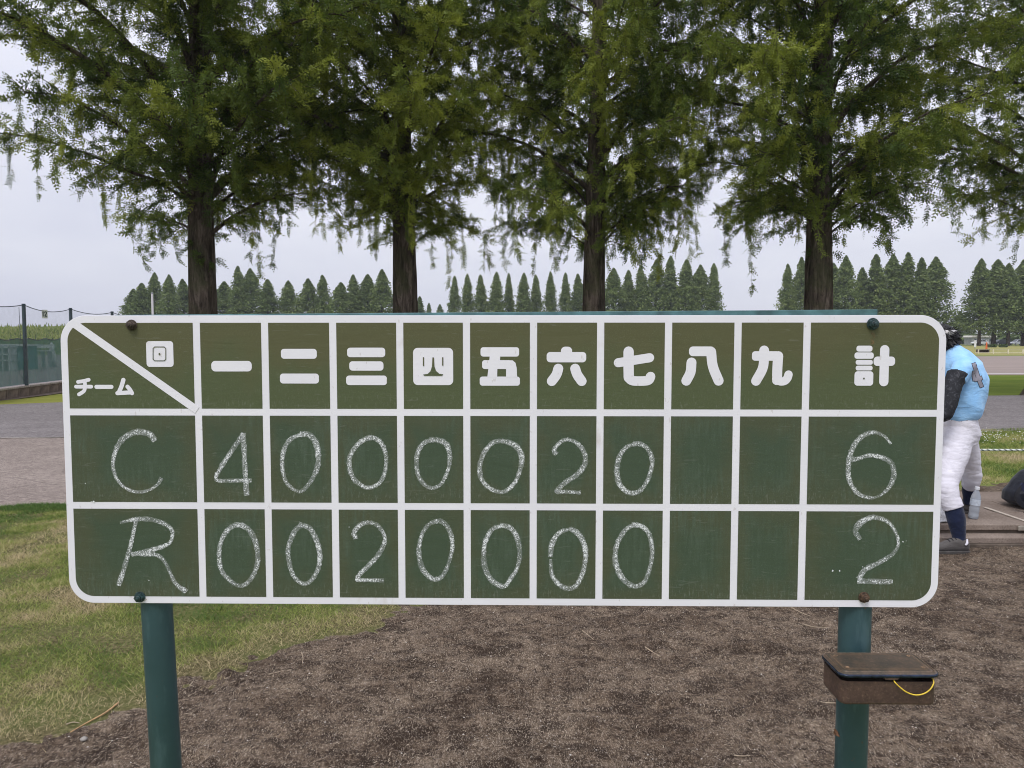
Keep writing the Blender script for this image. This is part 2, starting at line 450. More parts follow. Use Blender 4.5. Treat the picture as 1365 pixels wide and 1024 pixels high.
# ---- grass blades
def m_blade(name, stops):
    m = MT(name); m.col(m.ramp(m.attr("tint"), stops)); m.set(Roughness=0.75); m.b.inputs['Specular IOR Level'].default_value = 0.2
    tr = m.n('ShaderNodeBsdfTranslucent'); mx = m.n('ShaderNodeMixShader'); mx.inputs[0].default_value = 0.25
    src = m.b.inputs[0].links[0].from_socket; m.l(src, tr.inputs[0])
    m.l(m.b.outputs[0], mx.inputs[1]); m.l(tr.outputs[0], mx.inputs[2]); m.l(mx.outputs[0], m.out.inputs[0]); return m.m
M_BLADE = m_blade("grass_blades", [(0.0, (0.52, 0.42, 0.26)), (0.33, (0.45, 0.40, 0.19)), (0.52, (0.31, 0.35, 0.095)), (0.78, (0.175, 0.235, 0.05)), (1.0, (0.09, 0.16, 0.04))])
def blades(name, X, Y, h, w, tint, lean=1.0, label=None):
    n = len(X); a = rng.random(n) * 2 * np.pi; b = rng.random(n) * 2 * np.pi
    wx, wy = np.cos(a) * w / 2, np.sin(a) * w / 2
    L = h * lean * (0.2 + 1.3 * rng.random(n)); lx, ly = np.cos(b) * L, np.sin(b) * L
    z0 = np.full(n, -0.003)
    B0 = np.stack([X - wx, Y - wy, z0], -1); B1 = np.stack([X + wx, Y + wy, z0], -1)
    T = np.stack([X + lx, Y + ly, h * (0.75 + 0.3 * rng.random(n))], -1)
    V = np.stack([B0, B1, T], 1).reshape(-1, 3); F = np.arange(n * 3).reshape(-1, 3)
    o = mesh_np(name, V, F, M_BLADE, attrs={"tint": ('FACE', tint)})
    tag(o, kind='stuff', label=label, cat='grass'); return o
def patch_tint(X, Y, n):
    p = fbm(X * 1.1 + 3, Y * 1.1, 4); q = fbm(X * 5 + 8, Y * 5, 3)
    return np.clip(0.62 + (p - 0.5) * 1.9 + (q - 0.5) * 1.0 + rng.normal(0, 0.17, n), 0, 1)
def near_lawn():
    N = 1050000
    X = rng.uniform(-7.2, 1.6, N); Y = 2.3 + 6.6 * rng.random(N) ** 0.8
    d = sdist(DIRT, X, Y) + (fbm(X * 2.2, Y * 2.2, 4) - 0.5) * 0.5 + (vnoise(X * 16, Y * 16) - 0.5) * 0.13
    road = [tuple(p.xy) for p in near_edge] + [(60, 40), (-60, 40)]
    rd = sdist(road, X, Y) + (vnoise(X * 6, Y * 6) - 0.5) * 0.1
    edge = np.clip(-d / 0.25, 0, 1); bare = fbm(X * 3 + 50, Y * 3, 4)
    keep = (d < 0.10) & (rd < 0.02) & (rng.random(N) < np.clip(edge * 0.9 + 0.15 * (d < 0) + 0.04, 0, 1)) & (rng.random(N) < np.clip(5.2 / Y, 0, 1)) & (rng.random(N) < np.clip(0.35 + (bare - 0.36) * 6, 0.25, 1)) & (np.abs(X) < Y * 0.80 + 0.6)
    X, Y, d = X[keep], Y[keep], d[keep]; n = len(X)
    t = patch_tint(X, Y, n) - 0.25 * np.clip(1 + d / 0.35, 0, 1)
    t = t + 0.25 * np.clip(1 + rd[keep] / 0.35, 0, 1)
    h = (0.012 + 0.017 * rng.random(n)) * (0.7 + 0.7 * fbm(X * 4, Y * 4, 2)) + 0.012 * np.clip(1 + rd[keep] / 0.25, 0, 1)
    w = 0.0026 + 0.0009 * (Y - 2)
    blades("grass", X, Y, h, w, np.clip(t, 0, 1), 1.5, "short patchy green and straw lawn on the left beside the bare soil")
near_lawn()
def side_lawn():
    N = 150000
    X = rng.uniform(3.5, 13.5, N); Y = rng.uniform(7.6, 13.6, N)
    road = [tuple(p.xy) for p in near_edge] + [(60, 40), (-60, 40)]
    d = sdist(DIRT, X, Y) + (fbm(X * 2.2, Y * 2.2, 4) - 0.5) * 0.6; rd = sdist(road, X, Y)
    keep = (d < -0.02) & (rd < 0) & (np.abs(X) < Y * 0.80 + 0.8); X, Y = X[keep], Y[keep]; n = len(X)
    t = patch_tint(X, Y, n) + 0.12
    t = t - 0.5 * np.exp(-((Y - 9.6 - 0.05 * X) / 0.45) ** 2) * (fbm(X, Y * 2, 2) * 1.6)
    h = 0.03 + 0.03 * rng.random(n); blades("verge_grass", X, Y, h, 0.008 + 0 * h, np.clip(t, 0, 1), 1.2, "rough grass verge with clover behind the player and the rope")
side_lawn()
# clover flowers
def flowers():
    N = 260; c = G(1335, 585); X = rng.normal(c.x - 0.1, 1.1, N); Y = rng.normal(c.y - 0.1, 0.42, N)
    s = 0.009 + 0.006 * rng.random(N); a = rng.random(N) * 6.28
    V = []; F = []
    oc = np.array([(1, 0, 0), (0, 1, 0), (-1, 0, 0), (0, -1, 0), (0, 0, .8), (0, 0, -.6)]); of = np.array([(0, 1, 4), (1, 2, 4), (2, 3, 4), (3, 0, 4), (1, 0, 5), (2, 1, 5), (3, 2, 5), (0, 3, 5)])
    V = (oc[None] * s[:, None, None] + np.stack([X, Y, 0.055 + 0.02 * rng.random(N)], -1)[:, None]).reshape(-1, 3)
    F = (of[None] + (np.arange(N) * 6)[:, None, None]).reshape(-1, 3)
    tag(mesh_np("clover_flowers", V, F, simple("clover_white", (0.66, 0.66, 0.6), 0.8, 0.08, 50)), kind='stuff', cat='flowers', label="small white clover flowers scattered in the verge behind the player")
flowers()

# ---- litter on the soil: straw, grit
def soil_z(X, Y): return soil_height(X, Y)
def litter():
    N = 52000
    Y = 2.3 + 5.9 * rng.random(N) ** 1.3; X = rng.uniform(-1, 1, N) * (Y * 0.76 + 0.3)
    d = sdist(DIRT, X, Y); b = fbm(X * 2.6, Y * 2.6 + 4, 4)
    near = np.clip(1.4 - d / 0.35, 0, 1)
    keep = (d > -0.15) & (rng.random(N) < np.clip((b - 0.36) * 3.2 + near * 0.6, 0.05, 1)); X, Y = X[keep], Y[keep]; n = len(X)
    z = soil_z(X, Y) + 0.0015
    a = rng.random(n) * 3.14; L = (0.0035 + 0.009 * rng.random(n) ** 3) * (1 + 0.12 * (Y - 2)); big = rng.random(n) < 0.02; L = np.where(big, L * 3.0, L)
    w = 0.0009 + 0.0006 * (Y - 2) * 0.6
    dx, dy = np.cos(a) * L, np.sin(a) * L; px, py = -np.sin(a) * w, np.cos(a) * w; dz = rng.normal(0, 0.12, n) * L
    c1 = rng.normal(0, 0.15, n) * L
    A = np.stack([X - dx - px, Y - dy - py, z - dz], -1); B = np.stack([X - dx + px, Y - dy + py, z - dz + 0.001], -1)
    C = np.stack([X + px * 1.2 + c1, Y + py + c1, z + 0.0015], -1); D = np.stack([X + dx, Y + dy, z + dz + 0.001], -1)
    C2 = np.stack([X - px * 1.2 + c1, Y - py + c1, z + 0.0005], -1)
    V = np.stack([A, B, C, C2, D], 1).reshape(-1, 3); k = np.arange(n) * 5
    F = np.stack([np.stack([k, k + 3, k + 2], -1), np.stack([k, k + 2, k + 1], -1), np.stack([k + 3, k + 4, k + 2], -1)], 1).reshape(-1, 3)
    m = MT("straw_bits"); m.col(m.ramp(m.attr("tint"), [(0, (0.14, 0.105, 0.08)), (0.7, (0.22, 0.175, 0.13)), (1, (0.40, 0.33, 0.25))])); m.set(Roughness=0.9)
    tag(mesh_np("straw_litter", V, F, m.m, attrs={"tint": ('FACE', np.repeat(rng.random(n), 3))}), kind='stuff', cat='litter', label="dry straw and needle litter scattered over the bare soil")
    N = 26000
    Y = 2.3 + 4.6 * rng.random(N) ** 1.3; X = rng.uniform(-1, 1, N) * (Y * 0.76 + 0.3); keep = (sdist(DIRT, X, Y) > 0) ; X, Y = X[keep], Y[keep]; n = len(X)
    s = 0.0013 + 0.0026 * rng.random(n) ** 3 + 0.0003 * (Y - 2); z = soil_z(X, Y) + s * 0.4
    oc = np.array([(1, 0, 0), (0, 1, 0), (-1, 0, 0), (0, -1, 0), (0, 0, .8)]); of = np.array([(0, 1, 4), (1, 2, 4), (2, 3, 4), (3, 0, 4)])
    j = 0.6 + 0.8 * rng.random((n, 5, 1)); V = (oc[None] * j * s[:, None, None] + np.stack([X, Y, z], -1)[:, None]).reshape(-1, 3)
    F = (of[None] + (np.arange(n) * 5)[:, None, None]).reshape(-1, 3)
    m = MT("soil_grit"); m.col(m.ramp(m.attr("tint"), [(0, (0.035, 0.025, 0.02)), (0.45, (0.12, 0.09, 0.075)), (0.8, (0.28, 0.24, 0.20)), (1, (0.5, 0.46, 0.42))])); m.set(Roughness=0.9)
    tag(mesh_np("soil_crumbs", V, F, m.m, attrs={"tint": ('FACE', np.repeat(rng.random(n), 4))}), kind='stuff', cat='soil crumbs', label="loose soil crumbs and grit on the bare ground under the scoreboard")
litter()
# single dry twigs, each a thing
M_TWIG = simple("dry_twig", (0.34, 0.27, 0.19), 0.85, 0.2, 60, 0.3)
M_TWIG2 = simple("orange_twig", (0.42, 0.26, 0.13), 0.85, 0.2, 60, 0.3)
def twig(pts, r, label, mat=M_TWIG, group="dry twigs on the ground"):
    w = [G(x, y, 0) for x, y in pts]; X = np.array([p.x for p in w]); Y = np.array([p.y for p in w]); z = np.maximum(soil_z(X, Y), 0.004) + r + 0.003
    c = catmull(np.stack([X, Y, z], -1) - np.array([X[0], Y[0], 0]), 4); mb = MB().tube(c, np.linspace(r, r * 0.5, len(c)), 6)
    tag(mb.build("twig", mat, smooth=True, loc=(X[0], Y[0], 0)), label, 'twig', group)
twig([(158, 940), (140, 954), (118, 966), (94, 980)], 0.0045, "long thin twig with orange end where lawn meets soil at lower left", M_TWIG2)
twig([(88, 969), (97, 966), (106, 967)], 0.003, "tiny grey twig on the grass beside the long orange twig")
twig([(358, 904), (366, 902), (377, 900)], 0.003, "short dry twig at the lawn edge right of the left post")
twig([(776, 848), (783, 850), (791, 857)], 0.003, "pale curved twig on the soil below the middle of the scoreboard")
twig([(1055, 818), (1068, 823), (1080, 827)], 0.0035, "pale straight stick on the soil just left of the right post")
twig([(1070, 836), (1085, 840), (1105, 842)], 0.003, "pale bent stick on the soil below the nearest straight one by the right post")
twig([(1090, 940), (1096, 943), (1118, 943)], 0.0035, "light stick behind the right post just below the chalk tin")
twig([(860, 873), (870, 877), (880, 882)], 0.0028, "thin light straw on the soil right of the board centre")
twig([(978, 1013), (990, 1014), (1000, 1013)], 0.003, "small light stick near the bottom edge left of the right post")
twig([(402, 874), (404, 882), (403, 889)], 0.003, "small upright-looking twig in the soil below the lawn edge")
for (x, y) in [(112, 992)]:
    p = G(x, y); mb = MB().lathe([(0.001, 0), (0.012, 0.003), (0.014, 0.009), (0.006, 0.015), (0.001, 0.016)], n=9)
    o = mb.build("pebble", simple("grey_pebble", (0.3, 0.28, 0.25)), smooth=True, loc=(p.x, p.y, float(soil_z(np.array([p.x]), np.array([p.y]))[0]) + 0.002)); tag(o, "grey pebble on the soil at the lower left corner below the long twig", 'pebble')

# ================================================================== SCOREBOARD
ALPHA = R(0.9); BY = 1.5
board = empty("scoreboard", (0, BY, 0), -ALPHA, label="green painted baseball scoreboard with white grid and chalk scores on two teal posts", cat="scoreboard")
_n = Vector((-math.sin(ALPHA), -math.cos(ALPHA), 0))
def bp(x, y):
    d = ray(x, y); o = Vector((0, 0, EYE)); b0 = Vector((0, BY, 0))
    t = (b0 - o).dot(_n) / d.dot(_n); p = o + d * t - b0
    return (p.x * math.cos(ALPHA) - p.y * math.sin(ALPHA), p.z)

M_WHITE = MT("white_board_paint"); co = M_WHITE.coord()
_wc = M_WHITE.ramp(M_WHITE.noise(co, 5, 5, 0.6), [(0.3, (0.77, 0.75, 0.82)), (0.7, (0.83, 0.81, 0.87))])
_sp = M_WHITE.mr(M_WHITE.noise(M_WHITE.coord(scale=(1, 1, 0.5)), 90, 2, 0.7), 0.30, 0.34, 0.5, 0.0)
_wc = M_WHITE.mix(_sp, _wc, (0.55, 0.50, 0.50))
_st = M_WHITE.math('MULTIPLY', M_WHITE.mr(M_WHITE.noise(co, 9, 3, 0.6), 0.62, 0.74, 0, 0.45), M_WHITE.mr(M_WHITE.noise(M_WHITE.coord(scale=(1, 1, 0.3)), 60, 3, 0.6), 0.42, 0.6))
_wc = M_WHITE.mix(_st, _wc, (0.50, 0.42, 0.37))
M_WHITE.col(_wc)
M_WHITE.set(Roughness=0.5); M_WHITE.bump(M_WHITE.noise(M_WHITE.coord(scale=(1, 1, 4)), 30, 4, 0.6), 0.12, 0.002)
M_WHITE = M_WHITE.m

def m_cell(name, edge, centre, rub, header=False):
    m = MT(name); co = m.coord()
    tc = m.n('ShaderNodeTexCoord'); sep = m.n('ShaderNodeSeparateXYZ'); m.l(tc.outputs['Generated'], sep.inputs[0])
    ax = m.math('ABSOLUTE', m.math('SUBTRACT', sep.outputs[0], 0.5)); az = m.math('ABSOLUTE', m.math('SUBTRACT', sep.outputs[2], 0.5))
    d = m.math('MAXIMUM', ax, az); n = m.noise(co, 11, 4, 0.6)
    if header: f = m.mr(m.math('ADD', sep.outputs[2], m.math('MULTIPLY', m.math('SUBTRACT', n, 0.5), 1.2)), 0.2, 0.85, 0, 1, True)
    else: f = m.mr(m.math('ADD', d, m.math('MULTIPLY', m.math('SUBTRACT', n, 0.5), 0.7)), 0.18, 0.52, 0, 1, True)
    c = m.mix(f, centre, edge)
    if not header:   # rubbed, chalk-dusted centre with vertical wipe streaks
        wp = m.noise(m.coord(scale=(1, 1, 0.12)), 130, 3, 0.7)
        ff = m.math('MULTIPLY', m.mr(wp, 0.42, 0.7, 0, 1), m.mr(m.noise(co, 7, 3, 0.6), 0.42, 0.62))
        c = m.mix(m.math('MULTIPLY', ff, 0.8), c, rub)
    fine = m.noise(co, 520, 2, 0.8)
    c = m.mix(m.mr(fine, 0.35, 0.65, 0.28, 0.0), c, tuple(k * 0.55 for k in edge))
    c = m.mix(m.mr(fine, 0.60, 0.75, 0.0, 0.22), c, tuple(k * 2.2 for k in rub))
    dust = m.math('MULTIPLY', m.mr(m.noise(m.coord(scale=(1, 1, 0.25)), 260, 2, 0.8), 0.56, 0.7), m.mr(sep.outputs[2], 0.30, 0.02, 0.0, 0.16 if header else 0.22))
    c = m.mix(dust, c, (0.35, 0.36, 0.33))
    sc = m.noise(m.coord(scale=(0.25, 1, 2.2)), 75, 2, 0.5, 2.0)
    c = m.mix(m.math('MULTIPLY', m.mr(sc, 0.66, 0.70), 0.12), c, (0.3, 0.3, 0.28))
    m.col(c); m.set(Roughness=0.55); m.b.inputs['Specular IOR Level'].default_value = 0.28
    h = m.math('ADD', m.math('MULTIPLY', fine, 0.12), m.noise(m.coord(scale=(0.35, 1, 2)), 14, 4, 0.55, 1.0)); m.bump(h, 0.25, 0.003); return m.m
M_HEAD = m_cell("olive_header_paint", (0.106, 0.105, 0.050), (0.088, 0.108, 0.052), (0.11, 0.13, 0.085), True)
M_CELL = m_cell("chalkboard_green", (0.077, 0.088, 0.050), (0.058, 0.086, 0.054), (0.09, 0.125, 0.09))
M_TEAL = MT("teal_metal_paint"); co = M_TEAL.coord()
_c = M_TEAL.ramp(M_TEAL.noise(co, 7, 5, 0.6), [(0.3, (0.024, 0.060, 0.068)), (0.7, (0.038, 0.084, 0.096))])
_c = M_TEAL.mix(M_TEAL.math('MULTIPLY', M_TEAL.mr(M_TEAL.noise(M_TEAL.coord(scale=(1, 1, 0.25)), 22, 4, 0.7), 0.52, 0.66, 0.0, 1.0), 0.55), _c, (0.075, 0.135, 0.15))
_c = M_TEAL.mix(M_TEAL.math('MULTIPLY', M_TEAL.mr(M_TEAL.noise(co, 38, 4, 0.8), 0.66, 0.70), 0.75), _c, (0.11, 0.055, 0.03))
M_TEAL.col(_c); M_TEAL.set(Roughness=0.5); M_TEAL.bump(M_TEAL.noise(M_TEAL.coord(scale=(1, 1, 2.5)), 12, 4), 0.12, 0.006); M_TEAL = M_TEAL.m
M_RUST = simple("rusty_steel", (0.07, 0.052, 0.04), 0.65, 0.3, 90, 0.5, 300, 0.001, Metallic=0.35)

# cell grid in board coordinates (measured along the photograph's lines)
COLX = [88.7, 264.6, 354.9, 445.0, 533.8, 622.2, 711.0, 799.9, 889.8, 981.8, 1073.3, 1253.4]
U = [bp(x, 550)[0] for x in COLX]
ZT, Z1, Z2, ZB = bp(670, 425.5)[1], bp(670, 550)[1], bp(670, 675.5)[1], bp(670, 802)[1]
hw = 0.0072                                   # half width of the painted lines
UL, UR = U[0] - hw, U[-1] + hw
TOPZ, BOTZ = ZT + hw * 1.05, ZB - hw * 1.05
RO = 0.052
def rr_poly(x0, z0, x1, z1, r, k=8, corners=(1, 1, 1, 1)):
    """rounded rectangle, corners: bl, br, tr, tl"""
    out = []
    for (cx, cz, a0, on, qx, qz) in [(x0 + r, z0 + r, 180, corners[0], x0, z0), (x1 - r, z0 + r, 270, corners[1], x1, z0), (x1 - r, z1 - r, 0, corners[2], x1, z1), (x0 + r, z1 - r, 90, corners[3], x0, z1)]:
        if on:
            for i in range(k + 1): a = R(a0 + 90 * i / k); out.append((cx + r * math.cos(a), cz + r * math.sin(a)))
        else: out.append((qx, qz))
    return out
MB().prism(rr_poly(UL, BOTZ, UR, TOPZ, RO, 14), 0.0, 0.004).build("board_sheet", M_WHITE, board, bevel=0.0006)

def flat(name, polys, mat, parent, y=-0.0004, dy=0.00006):
    """flat print: one mesh of polygons, each a hair in front of the last"""
    V = []; F = []
    for i, p in enumerate(polys):
        b = len(V); V += [(q[0], y - dy * i, q[1]) for q in p]; F.append([b + k for k in range(len(p))])
    me = bpy.data.meshes.new(name); me.from_pydata(V, [], F); bm = bmesh.new(); bm.from_mesh(me)
    for f in bm.faces:
        f.normal_update()
        if f.normal.y > 0: f.normal_flip()
    bmesh.ops.triangulate(bm, faces=bm.faces); bm.to_mesh(me); bm.free(); me.materials.append(mat)
    return link(bpy.data.objects.new(name, me), parent)

rows = [(Z1, ZT), (Z2, Z1), (ZB, Z2)]
for r, (za, zb) in enumerate(rows):
    for c in range(11):
        x0, x1, z0, z1 = U[c] + hw, U[c + 1] - hw, za + hw * 0.98, zb - hw * 0.98
        cor = [0, 0, 0, 0]; ri = RO - 2 * hw
        if c == 0 and r == 0: cor[3] = 1
        if c == 0 and r == 2: cor[0] = 1
        if c == 10 and r == 0: cor[2] = 1
        if c == 10 and r == 2: cor[1] = 1
        p = rr_poly(x0, z0, x1, z1, ri, 12, cor)
        flat("painted_cell", [p], M_HEAD if r == 0 else M_CELL, board, -0.0004)
# diagonal line of the corner cell
a, b = bp(101, 433), bp(262, 546); dv = np.array(b) - np.array(a); dv /= np.linalg.norm(dv); nv = np.array([-dv[1], dv[0]]) * 0.0078
a = np.array(a) - dv * 0.002; b = np.array(b) + dv * 0.002
flat("diagonal_line", [[tuple(a - nv), tuple(b - nv), tuple(b + nv), tuple(a + nv)]], M_WHITE, board, -0.0008)

# ---- painted characters: strokes measured in zoomed photo pixels
def zpx(ox, oy, s):
    return lambda x, y: bp(ox + x / s, oy + y / s)
Z_A, Z_C, Z_D, Z_E = zpx(60, 400, 3.7917), zpx(340, 400, 3.7917), zpx(620, 400, 3.7917), zpx(900, 400, 3.7917)
PXM = 1.5 / 1000 / 3.7917
def bar(Zf, x0, y0, x1, y1, r=14):
    (a, b), (c, d) = Zf(x0, y1), Zf(x1, y0); rr = min(r * PXM, (c - a) / 2.01, (d - b) / 2.01); return rr_poly(a, b, c, d, rr, 6)
def stroke(Zf, pts, w, k=5):
    q = np.array([Zf(*p) for p in pts]); q = catmull(q, k) if len(q) > 2 else q
    t = np.gradient(q, axis=0); t /= np.linalg.norm(t, axis=1)[:, None]; n = np.stack([-t[:, 1], t[:, 0]], -1); h = w * PXM / 2
    L = q + n * h; Rr = q - n * h; out = [tuple(p) for p in L]
    e = math.atan2(t[-1][1], t[-1][0])
    for i in range(1, 8): out.append((q[-1][0] + h * math.cos(e + math.pi / 2 - math.pi * i / 8), q[-1][1] + h * math.sin(e + math.pi / 2 - math.pi * i / 8)))
    out += [tuple(p) for p in Rr[::-1]]; e = math.atan2(-t[0][1], -t[0][0])
    for i in range(1, 8): out.append((q[0][0] + h * math.cos(e + math.pi / 2 - math.pi * i / 8), q[0][1] + h * math.sin(e + math.pi / 2 - math.pi * i / 8)))
    return out
def poly(Zf, pts): return [Zf(*p) for p in pts]
def ring(Zf, x0, y0, x1, y1, r, w):
    """thin rounded outline as four strokes"""
    p = [(x0 + r, y0), (x1 - r, y0), (x1, y0 + r), (x1, y1 - r), (x1 - r, y1), (x0 + r, y1), (x0, y1 - r), (x0, y0 + r)]
    return [stroke(Zf, [p[i], p[(i + 1) % 8]], w) for i in range(8)]
def glyph(polys, dark=None, label=None):
    g = flat("painted_character", polys, M_WHITE, board, -0.0008)
    if dark: flat("dark_counter", dark, M_HEAD, g, -0.0016, 0.00003)
    return g
glyph([bar(Z_A, 515, 208, 648, 338, 16)], ring(Z_A, 548, 237, 612, 307, 8, 4) + [bar(Z_A, 576, 268, 584, 278, 4)])
glyph([stroke(Z_A, [(168, 414), (195, 410), (222, 403)], 19), stroke(Z_A, [(158, 438), (235, 438)], 19), stroke(Z_A, [(203, 420), (203, 445), (196, 462), (173, 477)], 19)])
glyph([stroke(Z_A, [(261, 439), (337, 439)], 21)])
glyph([stroke(Z_A, [(397, 404), (388, 435), (376, 464)], 22), stroke(Z_A, [(367, 471), (400, 469), (430, 467)], 21), stroke(Z_A, [(418, 438), (430, 452), (441, 471)], 21)])
glyph([bar(Z_A, 842, 308, 1045, 361, 20)])
glyph([bar(Z_C, 132, 247, 312, 297, 16), bar(Z_C, 127, 372, 323, 422, 16)])
glyph([bar(Z_C, 466, 241, 658, 289, 16), bar(Z_C, 477, 310, 649, 357, 16), bar(Z_C, 461, 382, 667, 430, 16)])
glyph([bar(Z_C, 800, 242, 1001, 430, 24)], [bar(Z_C, 849, 289, 855, 334, 2), bar(Z_C, 946, 289, 952, 332, 2),
      poly(Z_C, [(897, 290), (905, 290), (907, 335), (915, 358), (932, 373), (952, 375), (946, 383), (856, 383), (849, 376), (872, 374), (887, 360), (895, 335)])])
glyph([bar(Z_D, 78, 239, 273, 286, 14), bar(Z_D, 74, 387, 277, 433, 14), bar(Z_D, 86, 304, 235, 349, 14),
       poly(Z_D, [(125, 280), (178, 280), (176, 306), (163, 345), (162, 392), (112, 392), (118, 345)]),
       poly(Z_D, [(205, 304), (240, 305), (255, 318), (261, 345), (263, 392), (207, 392), (207, 350)])], None)
glyph([bar(Z_D, 484, 236, 541, 280, 24), bar(Z_D, 412, 263, 612, 315, 18), stroke(Z_D, [(471, 347), (461, 378), (438, 410)], 50), stroke(Z_D, [(556, 347), (567, 378), (589, 410)], 50)])
glyph([stroke(Z_D, [(774, 317), (850, 305), (932, 292)], 46), stroke(Z_D, [(826, 261), (826, 330), (827, 392)], 52), stroke(Z_D, [(826, 385), (835, 402), (855, 409), (905, 409), (928, 404), (937, 387)], 48)])
glyph([stroke(Z_E, [(82, 316), (77, 365), (56, 408)], 50), bar(Z_E, 69, 235, 200, 284, 20), stroke(Z_E, [(181, 262), (190, 335), (219, 408)], 50)])
glyph([bar(Z_E, 387, 259, 528, 307, 16), stroke(Z_E, [(449, 255), (448, 305), (440, 350), (408, 409)], 49), stroke(Z_E, [(520, 284), (516, 340), (514, 405)], 50),
       stroke(Z_E, [(515, 402), (530, 411), (552, 409), (566, 395), (572, 377)], 42)])
glyph([bar(Z_E, 915, 231, 997, 261, 12), bar(Z_E, 905, 265, 1003, 297, 12), bar(Z_E, 911, 303, 998, 327, 10), bar(Z_E, 911, 332, 997, 356, 10), bar(Z_E, 904, 360, 1001, 433, 16),
       bar(Z_E, 1001, 286, 1111, 333, 18), bar(Z_E, 1029, 228, 1082, 436, 26)], [bar(Z_E, 948, 392, 957, 401, 4)])

# ---- chalk
def m_chalk():
    m = MT("chalk"); co = m.coord()
    uv = m.n('ShaderNodeUVMap'); sep = m.n('ShaderNodeSeparateXYZ'); m.l(uv.outputs[0], sep.inputs[0])
    av = m.math('ABSOLUTE', sep.outputs[1]); av3 = m.math('POWER', av, 3.0)
    n = m.noise(co, 430, 2, 0.75); lo = m.noise(co, 24, 4, 0.75); edge = m.noise(co, 160, 2, 0.6)
    thr = m.math('ADD', m.math('MULTIPLY', av3, 0.22), m.math('SUBTRACT', 0.765, m.math('MULTIPLY', lo, 0.46)))
    grain = m.mr(m.math('SUBTRACT', n, thr), -0.012, 0.03)
    cut = m.mr(m.math('SUBTRACT', m.math('ADD', 0.70, m.math('MULTIPLY', edge, 0.45)), av), -0.02, 0.06)
    a = m.math('MULTIPLY', m.math('MAXIMUM', grain, m.mr(lo, 0.3, 0.7, 0.10, 0.30)), cut)
    m.alpha(a); m.col((0.80, 0.82, 0.84)); m.set(Roughness=1.0); m.b.inputs['Specular IOR Level'].default_value = 0.0
    return m.m
M_CHALK = m_chalk()
def chalk(name, strokes, ox, oy, s, y=-0.0012, wscale=1.0):
    V = []; F = []; UV = []; k = 0
    for pts, w in strokes:
        q = np.array([bp(ox + p[0] / s, oy + p[1] / s) for p in pts]); q = catmull(q, 8)
        m = len(q); ws = np.interp(np.linspace(0, 1, m), np.linspace(0, 1, len(w)), w) * wscale * 1.5 / 1000
        q = q + (rng.random((m, 2)) - 0.5) * 0.0005; ws = ws * (0.9 + 0.25 * rng.random(m))
        t = np.gradient(q, axis=0); t /= np.linalg.norm(t, axis=1)[:, None] + 1e-9; n = np.stack([-t[:, 1], t[:, 0]], -1)
        L = np.concatenate([[0], np.cumsum(np.linalg.norm(np.diff(q, axis=0), axis=1))])
        q[0] -= t[0] * ws[0] * 0.3; q[-1] += t[-1] * ws[-1] * 0.3
        b = len(V)
        for i in range(m):
            k += 1; yy = y - 0.0000035 * k
            for sgn in (-1, 0, 1):
                p = q[i] + n[i] * sgn * ws[i] * 0.60; V.append((p[0], yy, p[1])); UV.append((L[i], sgn))
            if i:
                o = b + 3 * i; F += [(o - 3, o - 2, o + 1, o), (o - 2, o - 1, o + 2, o + 1)]
        k += 5
    return mesh_np(name, V, np.array(F), M_CHALK, board, uv=UV)
A = (80, 540, 3.7917); B = (260, 560, 4.268); C = (530, 560, 4.268); D = (700, 560, 4.268); E = (1060, 560, 4.095)
chalk("chalk_letter", [([(478, 176), (455, 148), (400, 135), (345, 152), (300, 195), (275, 255), (270, 310), (285, 365), (320, 410), (370, 435), (420, 438), (470, 420), (500, 395), (512, 372)], [7, 8, 7, 5, 4, 4, 3.5, 5])], *A)['label'] = "chalk letter C of the upper team"
chalk("chalk_letter", [([(308, 594), (350, 583), (395, 576), (460, 578), (530, 600), (568, 635), (560, 690), (520, 715), (450, 735), (368, 755)], [3, 5.5, 6, 5.5, 4, 6, 5.5]),
                       ([(388, 575), (360, 700), (330, 810), (300, 906)], [5, 5.5, 6, 6.5]), ([(368, 752), (430, 754), (490, 757), (530, 790), (560, 850), (590, 905), (635, 938)], [5, 5, 5, 4, 5, 6.5])], *A)['label'] = "chalk letter R of the lower team"
digit = lambda st, z, lab=None: chalk("chalk_digit", st, *z)
W0 = [6.5, 6, 5.5, 5, 5.5, 7, 6.5]
digit([([(925, 150), (880, 215), (830, 290), (792, 355)], [6, 6, 6, 5]), ([(792, 345), (795, 380), (860, 382), (965, 381)], [4, 4.5, 5, 5]), ([(927, 148), (935, 300), (944, 448)], [6.5, 6, 7])], A)
digit([([(1225, 148), (1160, 178), (1128, 245), (1125, 320), (1145, 390), (1190, 430), (1225, 432), (1275, 375), (1305, 300), (1300, 210), (1270, 158), (1225, 148)], [5, 6, 5, 4, 6, 8, 7])], A)
digit([([(900, 605), (850, 630), (815, 690), (805, 770), (820, 840), (860, 885), (905, 912), (945, 900), (985, 845), (1002, 770), (985, 680), (950, 625), (900, 605)], W0)], A)
digit([([(1222, 605), (1185, 640), (1155, 720), (1158, 790), (1180, 860), (1220, 898), (1260, 895), (1300, 840), (1315, 770), (1300, 690), (1265, 625), (1215, 602)], W0)], A)
digit([([(1000, 100), (935, 130), (885, 200), (880, 270), (905, 335), (960, 378), (1010, 380), (1060, 345), (1085, 270), (1085, 190), (1055, 125), (1000, 100)], [6, 6, 6, 5, 5, 5.5, 6])], B)
digit([([(914, 670), (905, 640), (940, 597), (990, 582), (1040, 600), (1075, 650), (1078, 700), (1040, 770), (980, 835), (930, 885), (922, 912)], [6, 6, 5, 5, 6, 6, 5]), ([(922, 908), (1000, 910), (1070, 911)], [5, 5, 5])], B)
